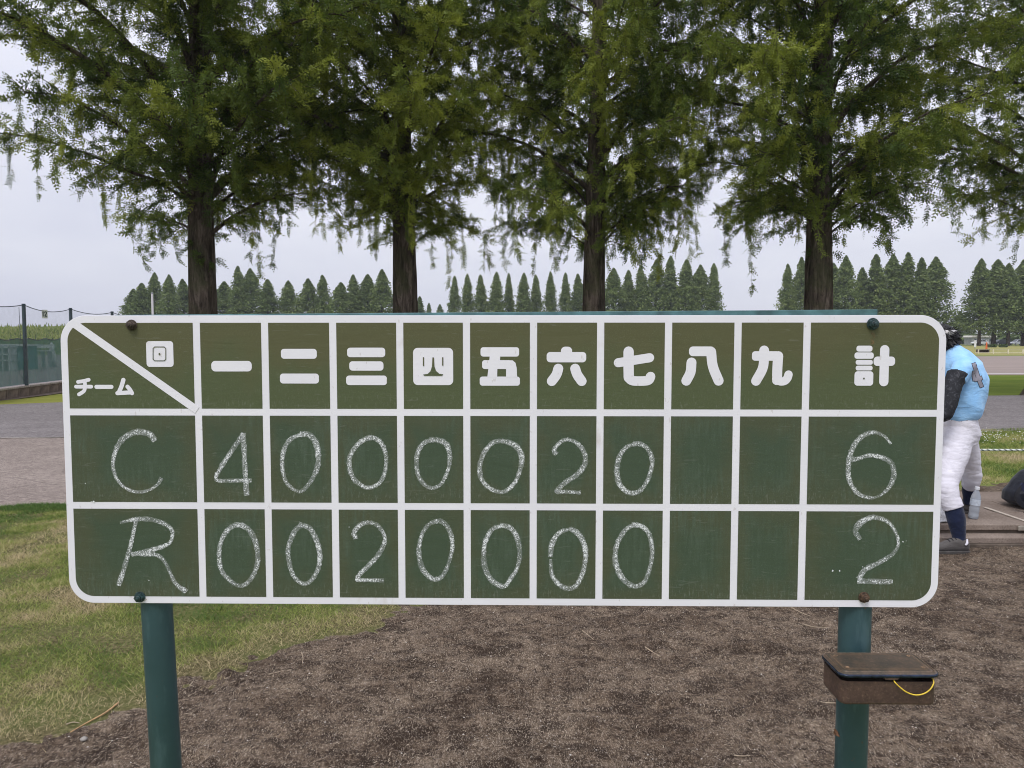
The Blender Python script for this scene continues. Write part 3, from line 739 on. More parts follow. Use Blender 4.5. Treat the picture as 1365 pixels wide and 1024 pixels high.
digit([([(205, 112), (150, 130), (115, 185), (108, 260), (125, 330), (165, 375), (205, 385), (250, 360), (285, 290), (298, 210), (280, 140), (235, 115), (190, 111)], [5, 6, 5.5, 4.5, 4.5, 7, 6])], C)
digit([([(600, 120), (540, 130), (490, 190), (468, 260), (475, 330), (520, 385), (580, 408), (620, 400), (670, 350), (700, 270), (705, 200), (670, 145), (600, 120)], [5, 6, 6, 5, 5, 7.5, 6])], C)
digit([([(900, 190), (890, 178), (905, 145), (950, 112), (1000, 120), (1045, 155), (1068, 210), (1060, 260), (1020, 310), (960, 350), (915, 390), (905, 410)], [6, 5, 4.5, 6, 6.5, 6, 6]), ([(910, 408), (970, 407), (1035, 412)], [5.5, 5, 4.5])], C)
digit([([(220, 575), (165, 605), (130, 680), (122, 760), (140, 840), (180, 890), (220, 905), (260, 880), (295, 800), (312, 720), (300, 640), (265, 585), (220, 575)], [5, 5, 7, 6, 4.5, 6, 6])], C)
digit([([(600, 600), (540, 620), (500, 690), (490, 780), (505, 860), (545, 920), (605, 945), (640, 905), (680, 840), (695, 760), (680, 670), (645, 615), (590, 597)], [5, 6, 7, 6, 5, 6.5, 6])], C)
digit([([(980, 620), (920, 640), (880, 700), (868, 772)], [4, 5.5, 7, 6]), ([(870, 795), (878, 880), (920, 935), (975, 958), (1020, 935), (1055, 860), (1070, 770), (1055, 690), (1020, 640), (985, 620)], [4, 6, 6, 6, 7, 6])], C)
digit([([(630, 135), (575, 155), (535, 210), (522, 290), (535, 360), (575, 405), (620, 415), (665, 390), (705, 320), (722, 240), (705, 175), (665, 140), (620, 134)], [4.5, 6, 7, 5.5, 5, 6, 6])], D)
digit([([(620, 595), (570, 625), (525, 700), (512, 790), (535, 870), (580, 925), (630, 945), (680, 915), (712, 830), (722, 740), (705, 650), (665, 605), (612, 594)], [5, 6, 7.5, 6, 5, 6, 6])], D)
digit([([(520, 128), (490, 92), (440, 68), (390, 75), (335, 115), (302, 180), (288, 260), (295, 330), (330, 390), (380, 418), (440, 420), (500, 380), (535, 310), (525, 240), (480, 207), (410, 192), (350, 207), (315, 215)], [3, 4, 6, 6.5, 6, 5, 3, 6.5, 6, 5, 6])], E)
digit([([(350, 645), (328, 608), (350, 565), (400, 535), (450, 533), (510, 560), (550, 620), (560, 680), (530, 730), (460, 775), (380, 815), (350, 858)], [5, 8, 6, 4, 4, 6, 7]), ([(345, 878), (430, 880), (522, 882)], [6.5, 6.5, 6])], E)
def dots(pts):
    V = []; F = []; UV = []
    for x, y, r in pts:
        a, b = bp(x, y); r *= 0.0015; n = 7; o = len(V)
        for i in range(n): an = 6.283 * i / n; rr = r * (0.7 + 0.6 * random.random()); V.append((a + rr * math.cos(an), -0.0014, b + rr * math.sin(an)))
        F.append([o + i for i in range(n)][::-1])
    mesh_np("chalk_dots", V, F, simple("chalk_white", (0.8, 0.82, 0.84), 1.0, 0.03), board)["kind"] = "stuff"
dots([(1109.6, 760.7, 1.4), (1118.7, 760.7, 1.1), (1203.3, 722, 0.9), (1149.5, 755.5, 0.7), (1207.5, 721, 0.5), (114.3, 644.4, 0.7), (125.2, 668.5, 1.3), (122, 669, 0.8), (465.6, 702.5, 0.6), (199, 773.5, 0.6), (426.5, 727.5, 0.8), (540, 790, 0.5)])

# ---- bolts
def bolt(x, y, mat, rot, washer=True, r=0.0096):
    u, z = bp(x, y); b = MB()
    if washer: b.lathe([(r * 1.0, 0), (r * 1.15, 0.0008), (r * 1.15, 0.002), (r * 0.7, 0.0024)], n=20, axis=(0, -1, 0))
    hexp = [(r * 0.95 * math.cos(R(60 * i + rot)), r * 0.95 * math.sin(R(60 * i + rot))) for i in range(6)]
    b.prism(hexp, -0.009, -0.001); b.lathe([(r * 0.62, 0.008), (r * 0.60, 0.0115), (r * 0.5, 0.0125)], n=14, axis=(0, -1, 0))
    b.lathe([(r * 0.30, 0.012), (r * 0.28, 0.0145), (r * 0.2, 0.015)], n=10, axis=(0, -1, 0))
    return b.build("bolt", mat, board, bevel=0.0003, loc=(u, -0.0005, z))
M_BOLTTEAL = simple("teal_bolt_paint", (0.02, 0.045, 0.048), 0.5, 0.3, 150, 0.4, 300, 0.001)
M_RUST2 = simple("brown_rust", (0.085, 0.05, 0.03), 0.75, 0.35, 160, 0.5, 300, 0.001)
bolt(176, 433.5, M_RUST, 10)['label'] = "brown weathered bolt at the upper left"
bolt(1163, 432, M_BOLTTEAL, 25, r=0.0105)['label'] = "dark teal bolt at the upper right"
bolt(187, 795.5, M_BOLTTEAL, 5, r=0.0098)['label'] = "teal bolt at the lower left"
bolt(1151, 796, M_RUST2, 18)['label'] = "rusty bolt at the lower right"
def rust_run(x, y, w, h, side=0):
    u, z = bp(x, y); w *= 0.0015; h *= 0.0015
    V = [(u - w, -0.0018, z), (u + w, -0.0018, z), (u + w * 0.6, -0.0018, z - h), (u - w * 0.6, -0.0018, z - h)]
    return V
# rust stain under the lower left bolt and chipped patch on the right post are separate worn marks
M_STAIN = MT("rust_stain"); co = M_STAIN.coord(); M_STAIN.col((0.30, 0.15, 0.07)); M_STAIN.alpha(M_STAIN.mr(M_STAIN.noise(co, 170, 3, 0.7), 0.45, 0.7, 0, 0.6)); M_STAIN.set(Roughness=0.9)
for (x, y, w, h) in [(192, 798, 5, 3.5), (1155, 803, 4, 4), (1163, 441, 3, 26)]:
    mesh_np("rust_stain", rust_run(x, y, w, h), np.array([[3, 2, 1, 0]]), M_STAIN.m, board)

# ---- posts, rail
ul0, zl0 = bp(208.6, 806); ul1, zl1 = bp(220.2, 1023); ul0 *= 1.0245; ul1 *= 1.0245; k = (ul1 - ul0) / (zl1 - zl0); ul_top = ul0 + k * (1.655 - zl0); ul_bot = ul0 + k * (-0.05 - zl0)
ur = bp(1136.8, 900)[0] * 1.0245
MB().tube([(ul_bot, 0.044, -0.05), (ul0, 0.036, zl0), (ul_top, 0.034, 1.63)], [0.0305, 0.0305, 0.0305], 28).build("post", M_TEAL, board, smooth=False, bevel=0)
MB().tube([(ur, 0.037, -0.05), (ur, 0.036, 1.0), (ur, 0.036, 1.63)], [0.0315, 0.0315, 0.0315], 28).build("post", M_TEAL, board)
for o in board.children:
    if o.name.startswith("post"):
        o.data.polygons.foreach_set("use_smooth", [len(p.vertices) == 4 for p in o.data.polygons])
# chipped paint on right post
u, z = bp(1118, 988); u *= 1.008
M_CHIP = simple("chipped_rust", (0.20, 0.10, 0.055), 0.9, 0.4, 200)
ch = []
for i in range(9): a = 6.283 * i / 9; rr = 0.0062 * (0.6 + 0.8 * random.random()); ch.append((rr * math.cos(a) * 0.7, rr * math.sin(a)))
V = []
for (px_, pz_) in ch:
    uu = u + px_ + 0.003; ddx = uu - ur; V.append((uu, 0.0365 - math.sqrt(max(0, 0.0322 ** 2 - ddx * ddx)), z + pz_))
mesh_np("rust_chip", V, [list(range(9))], M_CHIP, board)
# flat rail behind the sheet, its upper edge showing, higher at the right end
u0, z0 = bp(150, 419.8); u1, z1 = bp(1172, 412.4)
MB().add([(u0, 0.006, z0 - 0.06), (u1, 0.006, z1 - 0.06), (u1, 0.006, z1), (u0, 0.006, z0), (u0, 0.028, z0 - 0.06), (u1, 0.028, z1 - 0.06), (u1, 0.028, z1), (u0, 0.028, z0)],
         [(0, 1, 2, 3), (4, 7, 6, 5), (0, 4, 5, 1), (3, 2, 6, 7), (0, 3, 7, 4), (1, 5, 6, 2)]).build("top_rail", simple("pale_teal_paint", (0.07, 0.16, 0.17), 0.5, 0.2, 30), board, bevel=0.001)
# a strap bolted across the lower back
MB().box(((ul0 + ur) / 2, 0.012, BOTZ + 0.06), (1.5, 0.012, 0.03)).build("lower_rail", M_TEAL, board, bevel=0.001)

# ================================================================== CHALK TIN on the right post
tin = empty("chalk_tin", (0, BY, 0), -ALPHA, label="rusty brown lidded chalk tin with yellow cord hanging on the right scoreboard post", cat="tin box")
def wl_(p):       # world -> tin local
    q = p - Vector((0, BY, 0)); return (q.x * math.cos(ALPHA) - q.y * math.sin(ALPHA), q.x * math.sin(ALPHA) + q.y * math.cos(ALPHA), q.z)
lz = 0.984
pf0 = wl_(P(1127, 903, 1.375)); pf1 = wl_(P(1251, 901, 1.375)); pb0 = wl_(P(1093, 871, 1.473)); pb1 = wl_(P(1214, 871, 1.473))
x0 = (pf0[0] + pb0[0]) / 2 - 0.004; x1 = (pf1[0] + pb1[0]) / 2 + 0.003; y0 = pf0[1]; y1 = min(pb0[1], 0.003); zt = (pf0[2] + pb0[2]) / 2
def m_tin(name, a, b, c):
    m = MT(name); co = m.coord(); n = m.noise(co, 22, 5, 0.7); f = m.noise(co, 190, 3, 0.8)
    k = m.ramp(n, [(0.3, a), (0.52, b), (0.7, c)]); k = m.mix(m.mr(f, 0.55, 0.72, 0, 0.5), k, (0.25, 0.17, 0.12)); k = m.mix(m.mr(f, 0.3, 0.42, 0.6, 0), k, (0.02, 0.017, 0.02))
    m.col(k); m.set(Roughness=0.5, Metallic=0.25); m.bump(f, 0.35, 0.0012); return m.m
M_LID = m_tin("tin_lid_brown", (0.045, 0.042, 0.032), (0.085, 0.062, 0.042), (0.13, 0.085, 0.055))
M_TINB = m_tin("tin_body_rust", (0.045, 0.027, 0.026), (0.085, 0.050, 0.043), (0.13, 0.078, 0.062))
M_EDGE = simple("lid_edge_blue_black", (0.02, 0.03, 0.055), 0.22, 0.4, 60, 0.1, Metallic=0.5)
M_GOLD = simple("worn_gold_line", (0.36, 0.23, 0.13), 0.5, 0.25, 120, 0.1, Metallic=0.3)
def rr_ring(x0, y0, x1, y1, r, z, k=6): return [(p[0], p[1], z) for p in rr_poly(x0, y0, x1, y1, r, k)]
def loft(rings, name, mat, parent, cap0=True, cap1=True, smooth=True, bevel=0):
    n = len(rings[0]); V = [p for r_ in rings for p in r_]; F = []
    for j in range(len(rings) - 1):
        for i in range(n): F.append((j * n + i, j * n + (i + 1) % n, (j + 1) * n + (i + 1) % n, (j + 1) * n + i))
    if cap0: F.append(list(range(n))[::-1])
    if cap1: F.append([(len(rings) - 1) * n + i for i in range(n)])
    return MB().add(V, F).build(name, mat, parent, smooth=smooth, bevel=bevel)
hb = 0.046; ins = 0.003
body_r = [rr_ring(x0 + ins + 0.001, y0 + ins + .001, x1 - ins - .001, y1 - .001, 0.013, zt - 0.010 - hb), rr_ring(x0 + ins, y0 + ins, x1 - ins, y1, 0.014, zt - 0.009 - hb + 0.002), rr_ring(x0 + ins, y0 + ins, x1 - ins, y1, 0.014, zt - 0.0115), rr_ring(x0 + ins + 0.002, y0 + ins + 0.002, x1 - ins - .002, y1 - .002, 0.012, zt - 0.0115), rr_ring(x0 + ins + 0.002, y0 + ins + 0.002, x1 - ins - .002, y1 - .002, 0.012, zt - 0.03)]
tb = loft(body_r, "tin_body", M_TINB, tin, smooth=False)
lidg = bpy.data.objects.new("lid", None)
L_ = [rr_ring(x0 + .001, y0 + .001, x1 - .001, y1 + .001, 0.015, -0.0075), rr_ring(x0 - .0015, y0 - .002, x1 + .0015, y1 + .001, 0.017, -0.006), rr_ring(x0 - .001, y0 - .0015, x1 + .001, y1 + .001, 0.017, -0.002), rr_ring(x0 + .003, y0 + .003, x1 - .003, y1 - .003, 0.014, 0.001), rr_ring(x0 + .006, y0 + .006, x1 - .006, y1 - .006, 0.012, 0.0),
      rr_ring(x0 + .008, y0 + .008, x1 - .008, y1 - .008, 0.011, 0.002), rr_ring(x0 + .012, y0 + .012, x1 - .012, y1 - .012, 0.008, 0.0024)]
lid = loft(L_, "lid", M_LID, tin, smooth=False)
lid.location = (0, 0, zt)
lid.rotation_euler = (R(-0.8), R(-0.3), 0)
loft([rr_ring(x0 - .0002, y0 - .0005, x1 + .0002, y1, 0.016, -0.0078), rr_ring(x0 - .0022, y0 - .0027, x1 + .0022, y1 + .0015, 0.0175, -0.0062), rr_ring(x0 - .0021, y0 - .0026, x1 + .0021, y1 + .0014, 0.0175, -0.0030), rr_ring(x0 - .0005, y0 - .001, x1 + .0005, y1 + .0004, 0.0165, -0.0014)], "lid_edge", M_EDGE, lid, smooth=True)
def gold_loop(in_, w, z):
    a = rr_ring(x0 + in_, y0 + in_, x1 - in_, y1 - in_, 0.008, z); b = rr_ring(x0 + in_ + w, y0 + in_ + w, x1 - in_ - w, y1 - in_ - w, 0.007, z); n = len(a)
    mesh_np("gold_line", a + b, [(i, (i + 1) % n, n + (i + 1) % n, n + i) for i in range(n)], M_GOLD, lid)
gold_loop(0.0125, 0.0007, 0.0031); gold_loop(0.0158, 0.0004, 0.0031); gold_loop(0.0040, 0.0006, 0.0017)
for (sx, sy) in ((0, 0), (1, 0), (0, 1), (1, 1)):     # corner curls
    cx = x0 + 0.021 if not sx else x1 - 0.021; cy = y0 + 0.021 if not sy else y1 - 0.021
    pts = [(cx + 0.0042 * (1 - t * .6) * math.cos(7 * t + sx * 3), cy + 0.0042 * (1 - t * .6) * math.sin(7 * t + sy * 3), 0.0031) for t in np.linspace(0, 1, 12)]
    MB().tube(pts, 0.0004, 4).build("corner_curl", M_GOLD, lid)
xm = (x0 + x1) / 2
MB().prism([(xm - 0.010, -0.0115), (xm + 0.013, -0.0115), (xm + 0.017, -0.0055), (xm - 0.014, -0.0055)], y0 - 0.0012, y0 + 0.002).build("lid_tab", M_TINB, lid, bevel=0.0005)
M_CORD = simple("yellow_cord", (0.75, 0.52, 0.05), 0.5, 0.08, 200, 0.2, 600)
cpts = []
for (x, y, Y) in [(1191.5, 905, 1.385), (1192.5, 909, 1.373), (1200, 916.5, 1.370), (1209, 923, 1.369), (1220, 926.5, 1.369), (1231, 925, 1.369), (1240, 919, 1.369), (1244.5, 911, 1.371), (1243.8, 906, 1.377), (1242, 904, 1.388)]:
    cpts.append(wl_(P(x, y, Y)))
MB().tube(catmull(cpts, 5), 0.00125, 8).build("cord", M_CORD, tin, smooth=True)
cp = [wl_(P(x, y, 1.44)) for x, y in [(1112, 925), (1117, 930), (1121, 934.5), (1124.5, 936), (1124.5, 932.5), (1122.5, 931)]]
MB().tube(catmull(cp, 5), 0.0011, 8).build("cord_end", simple("faded_cord", (0.45, 0.36, 0.1), 0.6), tin, smooth=True)
MB().box(((x0 + x1) / 2 - 0.01, y1 + 0.0, zt - 0.035), (0.05, 0.004, 0.03)).build("mount_plate", M_TEAL, tin)

# ================================================================== TREES
def m_bark():
    m = MT("bark"); co = m.coord(scale=(1, 1, 0.16)); n = m.noise(co, 9, 5, 0.7, 0.6); f = m.noise(m.coord(scale=(1, 1, 0.3)), 40, 4, 0.8)
    c = m.ramp(n, [(0.34, (0.022, 0.017, 0.013)), (0.5, (0.085, 0.067, 0.052)), (0.66, (0.185, 0.150, 0.120))])
    c = m.mix(m.mr(m.noise(m.coord(), 1.6, 4), 0.48, 0.62, 0, 0.6), c, (0.065, 0.070, 0.032))
    c = m.mix(m.mr(f, 0.35, 0.45, 0.6, 0), c, (0.012, 0.009, 0.007))
    m.col(c); m.set(Roughness=0.95); m.b.inputs['Specular IOR Level'].default_value = 0.15
    m.bump(m.math('ADD', n, m.math('MULTIPLY', f, 0.4)), 1.0, 0.06); return m.m
M_BARK = m_bark()
def m_leaf(name, stops, trans=0.40):
    m = MT(name); c = m.ramp(m.attr("tint"), stops); m.l(c, m.b.inputs[0]); m.set(Roughness=0.6); m.b.inputs['Specular IOR Level'].default_value = 0.3
    tr = m.n('ShaderNodeBsdfTranslucent'); mx = m.n('ShaderNodeMixShader'); mx.inputs[0].default_value = trans; m.l(c, tr.inputs[0])
    m.l(m.b.outputs[0], mx.inputs[1]); m.l(tr.outputs[0], mx.inputs[2]); m.l(mx.outputs[0], m.out.inputs[0]); return m.m
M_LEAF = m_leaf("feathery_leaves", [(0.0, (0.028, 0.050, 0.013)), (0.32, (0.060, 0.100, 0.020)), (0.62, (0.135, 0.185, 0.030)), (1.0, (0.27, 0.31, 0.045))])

# spray template: two rows of leaflets along a drooping axis (axis +X, length 1)
def spray_template(k):
    V = []; F = []
    for i in range(k):
        t = 0.10 + 0.90 * i / (k - 1); L = 0.42 * (1 - 0.50 * t); w = 0.085
        for s in (-1, 1):
            if i == k - 1 and s == 1: continue
            a = R(58 - 20 * t) * s if i < k - 1 else 0
            d = np.array([math.cos(a), math.sin(a)]); n = np.array([-d[1], d[0]]); o = np.array([t * 0.85, 0.0]); z0 = -0.14 * t * t
            p = [o - d * L * 0.1 + n * w * 0.5, o + d * L * 0.45 - n * w * 1.25, o + d * L]; b = len(V)
            for j, q in enumerate(p): V.append((q[0], q[1], z0 - (0.05, 0.0, 0.10 * L)[j]))
            F.append((b, b + 1, b + 2))
    return np.array(V), np.array(F)
SPR_V, SPR_F = spray_template(4)
def put_sprays(pos, dirn, size, tint, roll):
    n = len(pos); x = dirn / (np.linalg.norm(dirn, axis=1)[:, None] + 1e-9); up = np.tile([0, 0, 1.0], (n, 1)) + rng.normal(0, 0.35, (n, 3))
    y = np.cross(up, x); y /= np.linalg.norm(y, axis=1)[:, None] + 1e-9; z = np.cross(x, y)
    c, s = np.cos(roll)[:, None], np.sin(roll)[:, None]; y, z = y * c + z * s, z * c - y * s
    V = pos[:, None] + size[:, None, None] * (SPR_V[None, :, 0:1] * x[:, None] + SPR_V[None, :, 1:2] * y[:, None] + SPR_V[None, :, 2:3] * z[:, None])
    F = SPR_F[None] + (np.arange(n) * len(SPR_V))[:, None, None]
    t = np.repeat(tint, len(SPR_F)) + rng.normal(0, 0.05, n * len(SPR_F))
    return V.reshape(-1, 3), F.reshape(-1, 3), np.clip(t, 0, 1)

def near_tree(px, Y, dia, seed, limbs, label, zlow=4.3, Rad=5.2, H=20.0, hue=0.0, dens=1.0, weep=0.6, extra=None):
    global rng
    keep = rng; rng = np.random.default_rng(seed)
    bx = P(px, 400, Y).x
    tree = empty("conifer_tree", (bx, Y, 0), 0, label=label, cat="tree", group="big conifers in the row behind the scoreboard")
    # trunk with fluting and root flare
    nz, ns = 70, 36; zz = np.linspace(-0.1, H, nz); an = np.arange(ns) * 2 * np.pi / ns
    r0 = dia / 2; rad = r0 * np.clip(1 - (zz - 3) / (H - 2.5) * 0.95, 0.05, 1.3) * (1 + 0.42 * np.exp(-zz / 0.35))
    ph = rng.random(6) * 6.28
    V = np.zeros((nz, ns, 3))
    for i, z in enumerate(zz):
        fl = 1 + 0.07 * np.sin(an * 5 + ph[0] + z * .12) + 0.05 * np.sin(an * 8 + ph[1] - z * 0.2) + 0.03 * np.sin(an * 13 + ph[2]) + rng.normal(0, 0.012, ns)
        rr = rad[i] * (1 + (fl - 1) * (0.9 + 1.2 * math.exp(-max(z, 0) / 1.2)))
        cx = 0.05 * math.sin(z * .35 + ph[3]); cy = 0.05 * math.sin(z * .3 + ph[4])
        V[i, :, 0] = cx + rr * np.cos(an); V[i, :, 1] = cy + rr * np.sin(an); V[i, :, 2] = z
    i, j = np.meshgrid(np.arange(nz - 1), np.arange(ns), indexing='ij'); j2 = (j + 1) % ns
    F = np.stack([i * ns + j, i * ns + j2, (i + 1) * ns + j2, (i + 1) * ns + j], -1).reshape(-1, 4)
    mesh_np("trunk", V.reshape(-1, 3), F, M_BARK, tree, smooth=True)
    wood = NP(); big = []
    SP, SD, SS, ST, SR = [], [], [], [], []
    def sprays_on(q, heading, n, droop, size, base):
        for _ in range(n):
            t = rng.random() ** 0.8; k = t * (len(q) - 1); a = int(min(k, len(q) - 2)); p = q[a] + (q[a + 1] - q[a]) * (k - a)
            az = heading + rng.normal(0, 0.9); el = -droop * 0.8 + rng.normal(0, 0.55)
            SP.append(p); SD.append((math.cos(az) * math.cos(el), math.sin(az) * math.cos(el), math.sin(el))); SS.append(size * (0.7 + 0.6 * rng.random())); ST.append(base); SR.append(rng.normal(0, 0.7))
    nl = limbs
    for li in range(nl):
        f = li / nl
        z0 = zlow + (H - zlow - 0.5) * f ** 1.25 + rng.normal(0, 0.22)
        az = li * 2.399963 + rng.normal(0, 0.35)
        tz = (z0 - zlow) / (H - zlow)
        L = Rad * (1 - tz) ** 0.5 * (0.75 + 0.4 * rng.random()) * (0.50 + 0.50 * min(1, tz / 0.11)) + 0.3
        high = z0 > 10.6
        back = math.sin(az) > 0.35
        e0 = R(30 + 26 * rng.random() + 14 * tz)
        m = 11; s = np.linspace(0, 1, m); el = e0 * (1 - 1.25 * s ** 1.3) + rng.normal(0, 0.06, m); hz = az + np.cumsum(rng.normal(0, 0.07, m))
        st = L / (m - 1); d = np.stack([np.cos(hz) * np.cos(el), np.sin(hz) * np.cos(el), np.sin(el)], -1) * st
        q = np.concatenate([[[0.05 * math.cos(az), 0.05 * math.sin(az), z0]], d]).cumsum(0)[:m]
        r = (0.010 + 0.012 * L) * (0.55 + 0.6 * rng.random()) * (1 - 0.9 * s) + 0.005
        r[0] *= 1.5
        v, fc = tube_np(q, r, 7 if not high else 4); wood.add(v, fc)
        tone = 0.51 + 0.14 * rng.normal() + hue
        ns2 = int(L / (0.17 if not high else 0.5))
        for k in range(ns2):
            t = 0.14 + 0.86 * (k + rng.random()) / ns2; kk = t * (m - 1); a = int(min(kk, m - 2)); p0 = q[a] + (q[a + 1] - q[a]) * (kk - a)
            side = 1 if k % 2 else -1; h2 = hz[a] + side * R(35 + 40 * rng.random()) * (1 - 0.5 * t)
            l2 = (0.5 + 1.3 * rng.random()) * (1.15 - 0.55 * t) * min(1, L / 3 + 0.2)
            m2 = 5; s2 = np.linspace(0, 1, m2); el2 = R(48 - 78 * rng.random()) - R(55) * s2 * rng.random()
            d2 = np.stack([np.cos(h2) * np.cos(el2), np.sin(h2) * np.cos(el2), np.sin(el2)], -1) * l2 / (m2 - 1)
            q2 = np.concatenate([[p0], d2]).cumsum(0)[:m2]; v, fc = tube_np(q2, 0.011 * (1 - 0.75 * s2) + 0.002, 3); wood.add(v, fc)
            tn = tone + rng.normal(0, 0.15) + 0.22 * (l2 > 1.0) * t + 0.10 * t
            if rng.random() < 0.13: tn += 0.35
            ns_ = int((6 + 21 * l2) * dens * (1.0 if not high else 0.40) * (0.8 if back and tz > .1 else 1))
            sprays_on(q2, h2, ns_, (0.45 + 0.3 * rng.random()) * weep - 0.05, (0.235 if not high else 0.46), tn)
            if rng.random() < (0.5 if t > 0.3 else 0.25) * weep and not high:      # hanging curtain twigs
                for _ in range(int(1 + 2 * rng.random()) + (3 if rng.random() < 0.16 * weep else 0)):
                    pe = q2[rng.integers(1, m2)]; lh = 0.3 + 0.95 * rng.random() ** 1.4; ang = rng.random() * 6.28
                    q3 = np.array([pe + np.array([0.12 * math.cos(ang) * u, 0.12 * math.sin(ang) * u, -lh * u]) for u in np.linspace(0, 1, 4)])
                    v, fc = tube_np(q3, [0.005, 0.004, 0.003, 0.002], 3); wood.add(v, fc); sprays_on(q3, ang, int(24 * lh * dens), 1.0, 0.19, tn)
    # epicormic tufts on the trunk
    for _ in range(int(46 * dens)):
        z = zlow - 0.6 + 9 * rng.random() ** 0.9; a = rng.random() * 6.28; r = r0 * 0.85
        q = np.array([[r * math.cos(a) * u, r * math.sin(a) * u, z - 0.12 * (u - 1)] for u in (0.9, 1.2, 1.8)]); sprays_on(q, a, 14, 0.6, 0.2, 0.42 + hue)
    if extra: extra(tree, wood, sprays_on)
    V, F = wood.get(); mesh_np("limbs", V, F, M_BARK, tree, smooth=True)
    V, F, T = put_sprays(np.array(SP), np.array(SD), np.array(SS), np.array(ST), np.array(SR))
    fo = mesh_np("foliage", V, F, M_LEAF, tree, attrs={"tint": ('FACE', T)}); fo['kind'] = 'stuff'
    rng = keep
    print("tree", seed, len(SP), "sprays", len(F), "tris")
    return tree

near_tree(272, 19.0, 0.64, 101, 84, "leftmost big conifer with wide low limbs behind the scoreboard's left part", zlow=4.1, Rad=6.7, hue=-0.01, weep=0.6, dens=1.2)
near_tree(538, 20.4, 0.60, 205, 80, "second big conifer from the left with yellow-green sprays and a straight bare trunk", zlow=4.1, Rad=4.9, hue=0.10, weep=0.4, dens=1.25)
near_tree(794, 20.2, 0.57, 309, 84, "third big conifer from the left with weeping foliage, near the board's centre", zlow=4.0, Rad=4.4, hue=0.02, dens=1.15, weep=1.0)
near_tree(1091, 18.6, 0.63, 417, 84, "fourth big conifer from the left, its trunk above the right part of the scoreboard", zlow=4.0, Rad=4.7, hue=-0.02, weep=0.6, dens=1.15)
near_tree(1404, 20.8, 0.72, 533, 66, "rightmost big conifer whose dark limbs reach in from the photo's right edge", zlow=4.5, Rad=5.2, hue=-0.04, weep=0.5, dens=1.1)

# ---- distant rows: prototypes shared by many individuals
M_FAR = m_leaf("distant_foliage", [(0.0, (0.055, 0.088, 0.028)), (0.4, (0.13, 0.185, 0.055)), (0.75, (0.22, 0.28, 0.09)), (1.0, (0.34, 0.38, 0.14))], 0.25)
def far_proto(seed, H, Rm, low=0.06):
    g = np.random.default_rng(seed); N = 12000
    # clumps arranged on ragged branches
    nb = 420; zb = low * H + (H * (1 - low)) * g.random(nb) ** 0.9; ab = g.random(nb) * 6.28
    prof = lambda z: Rm * np.clip(1 - (z / H), 0, 1) ** 0.80 * np.clip((z / H - low * .4) / 0.10, 0.45, 1)
    Lb = prof(zb) * (0.72 + 0.42 * g.random(nb) ** 2); b = g.integers(0, nb, N); t = g.random(N) ** 0.55
    x = np.cos(ab[b]) * Lb[b] * t; y = np.sin(ab[b]) * Lb[b] * t; z = zb[b] + Lb[b] * t * (0.55 - 0.35 * t) + g.normal(0, 0.35, N)
    sp = 0.32 * (0.4 + Lb[b] * 0.25); x += g.normal(0, 1, N) * sp; y += g.normal(0, 1, N) * sp; z = np.minimum(z, H + 0.3 - 2.2 * np.hypot(x, y))
    s = 0.12 + 0.15 * g.random(N); d = g.normal(0, 1, (N, 3)); d[:, 2] -= 0.4; d /= np.linalg.norm(d, axis=1)[:, None]; e = np.cross(d, g.normal(0, 1, (N, 3))); e /= np.linalg.norm(e, axis=1)[:, None]
    c = np.stack([x, y, z], -1); a_, b_ = d * (s * 1.3)[:, None], e * (s * 0.7)[:, None]
    V = np.stack([c - a_, c - b_, c + a_, c + b_], 1).reshape(-1, 3); F = (np.arange(N) * 4)[:, None] + np.array([[0, 1, 2, 3]])
    tint = np.clip(0.45 + g.normal(0, 0.12, nb)[b] + g.normal(0, 0.12, N) + 0.25 * (t - 0.6), 0, 1)
    zl = np.clip(0.42 + 0 * z, 0, 1)
    me = bpy.data.meshes.new("crown"); 
    o = mesh_np("crown", V, F, M_FAR, attrs={"tint": ('FACE', tint)})
    zz = np.linspace(-0.2, H * 0.93, 8); v, f = tube_np(np.stack([0 * zz, 0 * zz, zz], -1), 0.36 * (1 - zz / H) + 0.03, 8)
    t_ = mesh_np("trunk", v, f, M_BARK, smooth=True)
    cm, tm = o.data, t_.data; bpy.data.objects.remove(o); bpy.data.objects.remove(t_); return cm, tm
PROTO = [far_proto(900 + i, 23.0, rm, lo) for i, (rm, lo) in enumerate([(4.4, 0.07), (5.4, 0.05), (4.9, 0.08), (6.3, 0.08), (6.0, 0.11)])]
SMALLP = [(0, 2)]
ORD = ["first", "second", "third", "fourth", "fifth", "sixth", "seventh", "eighth", "ninth", "tenth", "eleventh", "twelfth"]
def far_row(peaks, where, dist, wide=1.0, protos=(0, 1, 2), shape="cone-shaped"):
    """peaks: (x, y_top) in photo pixels"""
    for i, (x, y) in enumerate(peaks):
        Yd = dist + rng.normal(0, 1.5); p = P(x, y, Yd); h = p.z / 23.0 * 1.03
        t = empty("distant_conifer", (p.x, Yd, 0), rng.random() * 6.28, label=f"distant {shape} tree, {ORD[i]} from the left {where}", cat="tree", group="distant row of conifers")
        cm, tm = PROTO[protos[i % len(protos)]]
        w = wide * (0.86 + 0.32 * rng.random()); t.scale = (w, w * (0.9 + 0.3 * rng.random()), h * (0.95 + 0.09 * rng.random())); t.rotation_euler[0] = rng.normal(0, 0.012); t.rotation_euler[1] = rng.normal(0, 0.012)
        link(bpy.data.objects.new("crown", cm), t); link(bpy.data.objects.new("trunk", tm), t)
far_row([(178, 390), (188, 378), (204, 370), (225, 371), (244, 373), (262, 378)], "left of the leftmost big trunk", 205, 1.0, (3, 1, 4, 3))
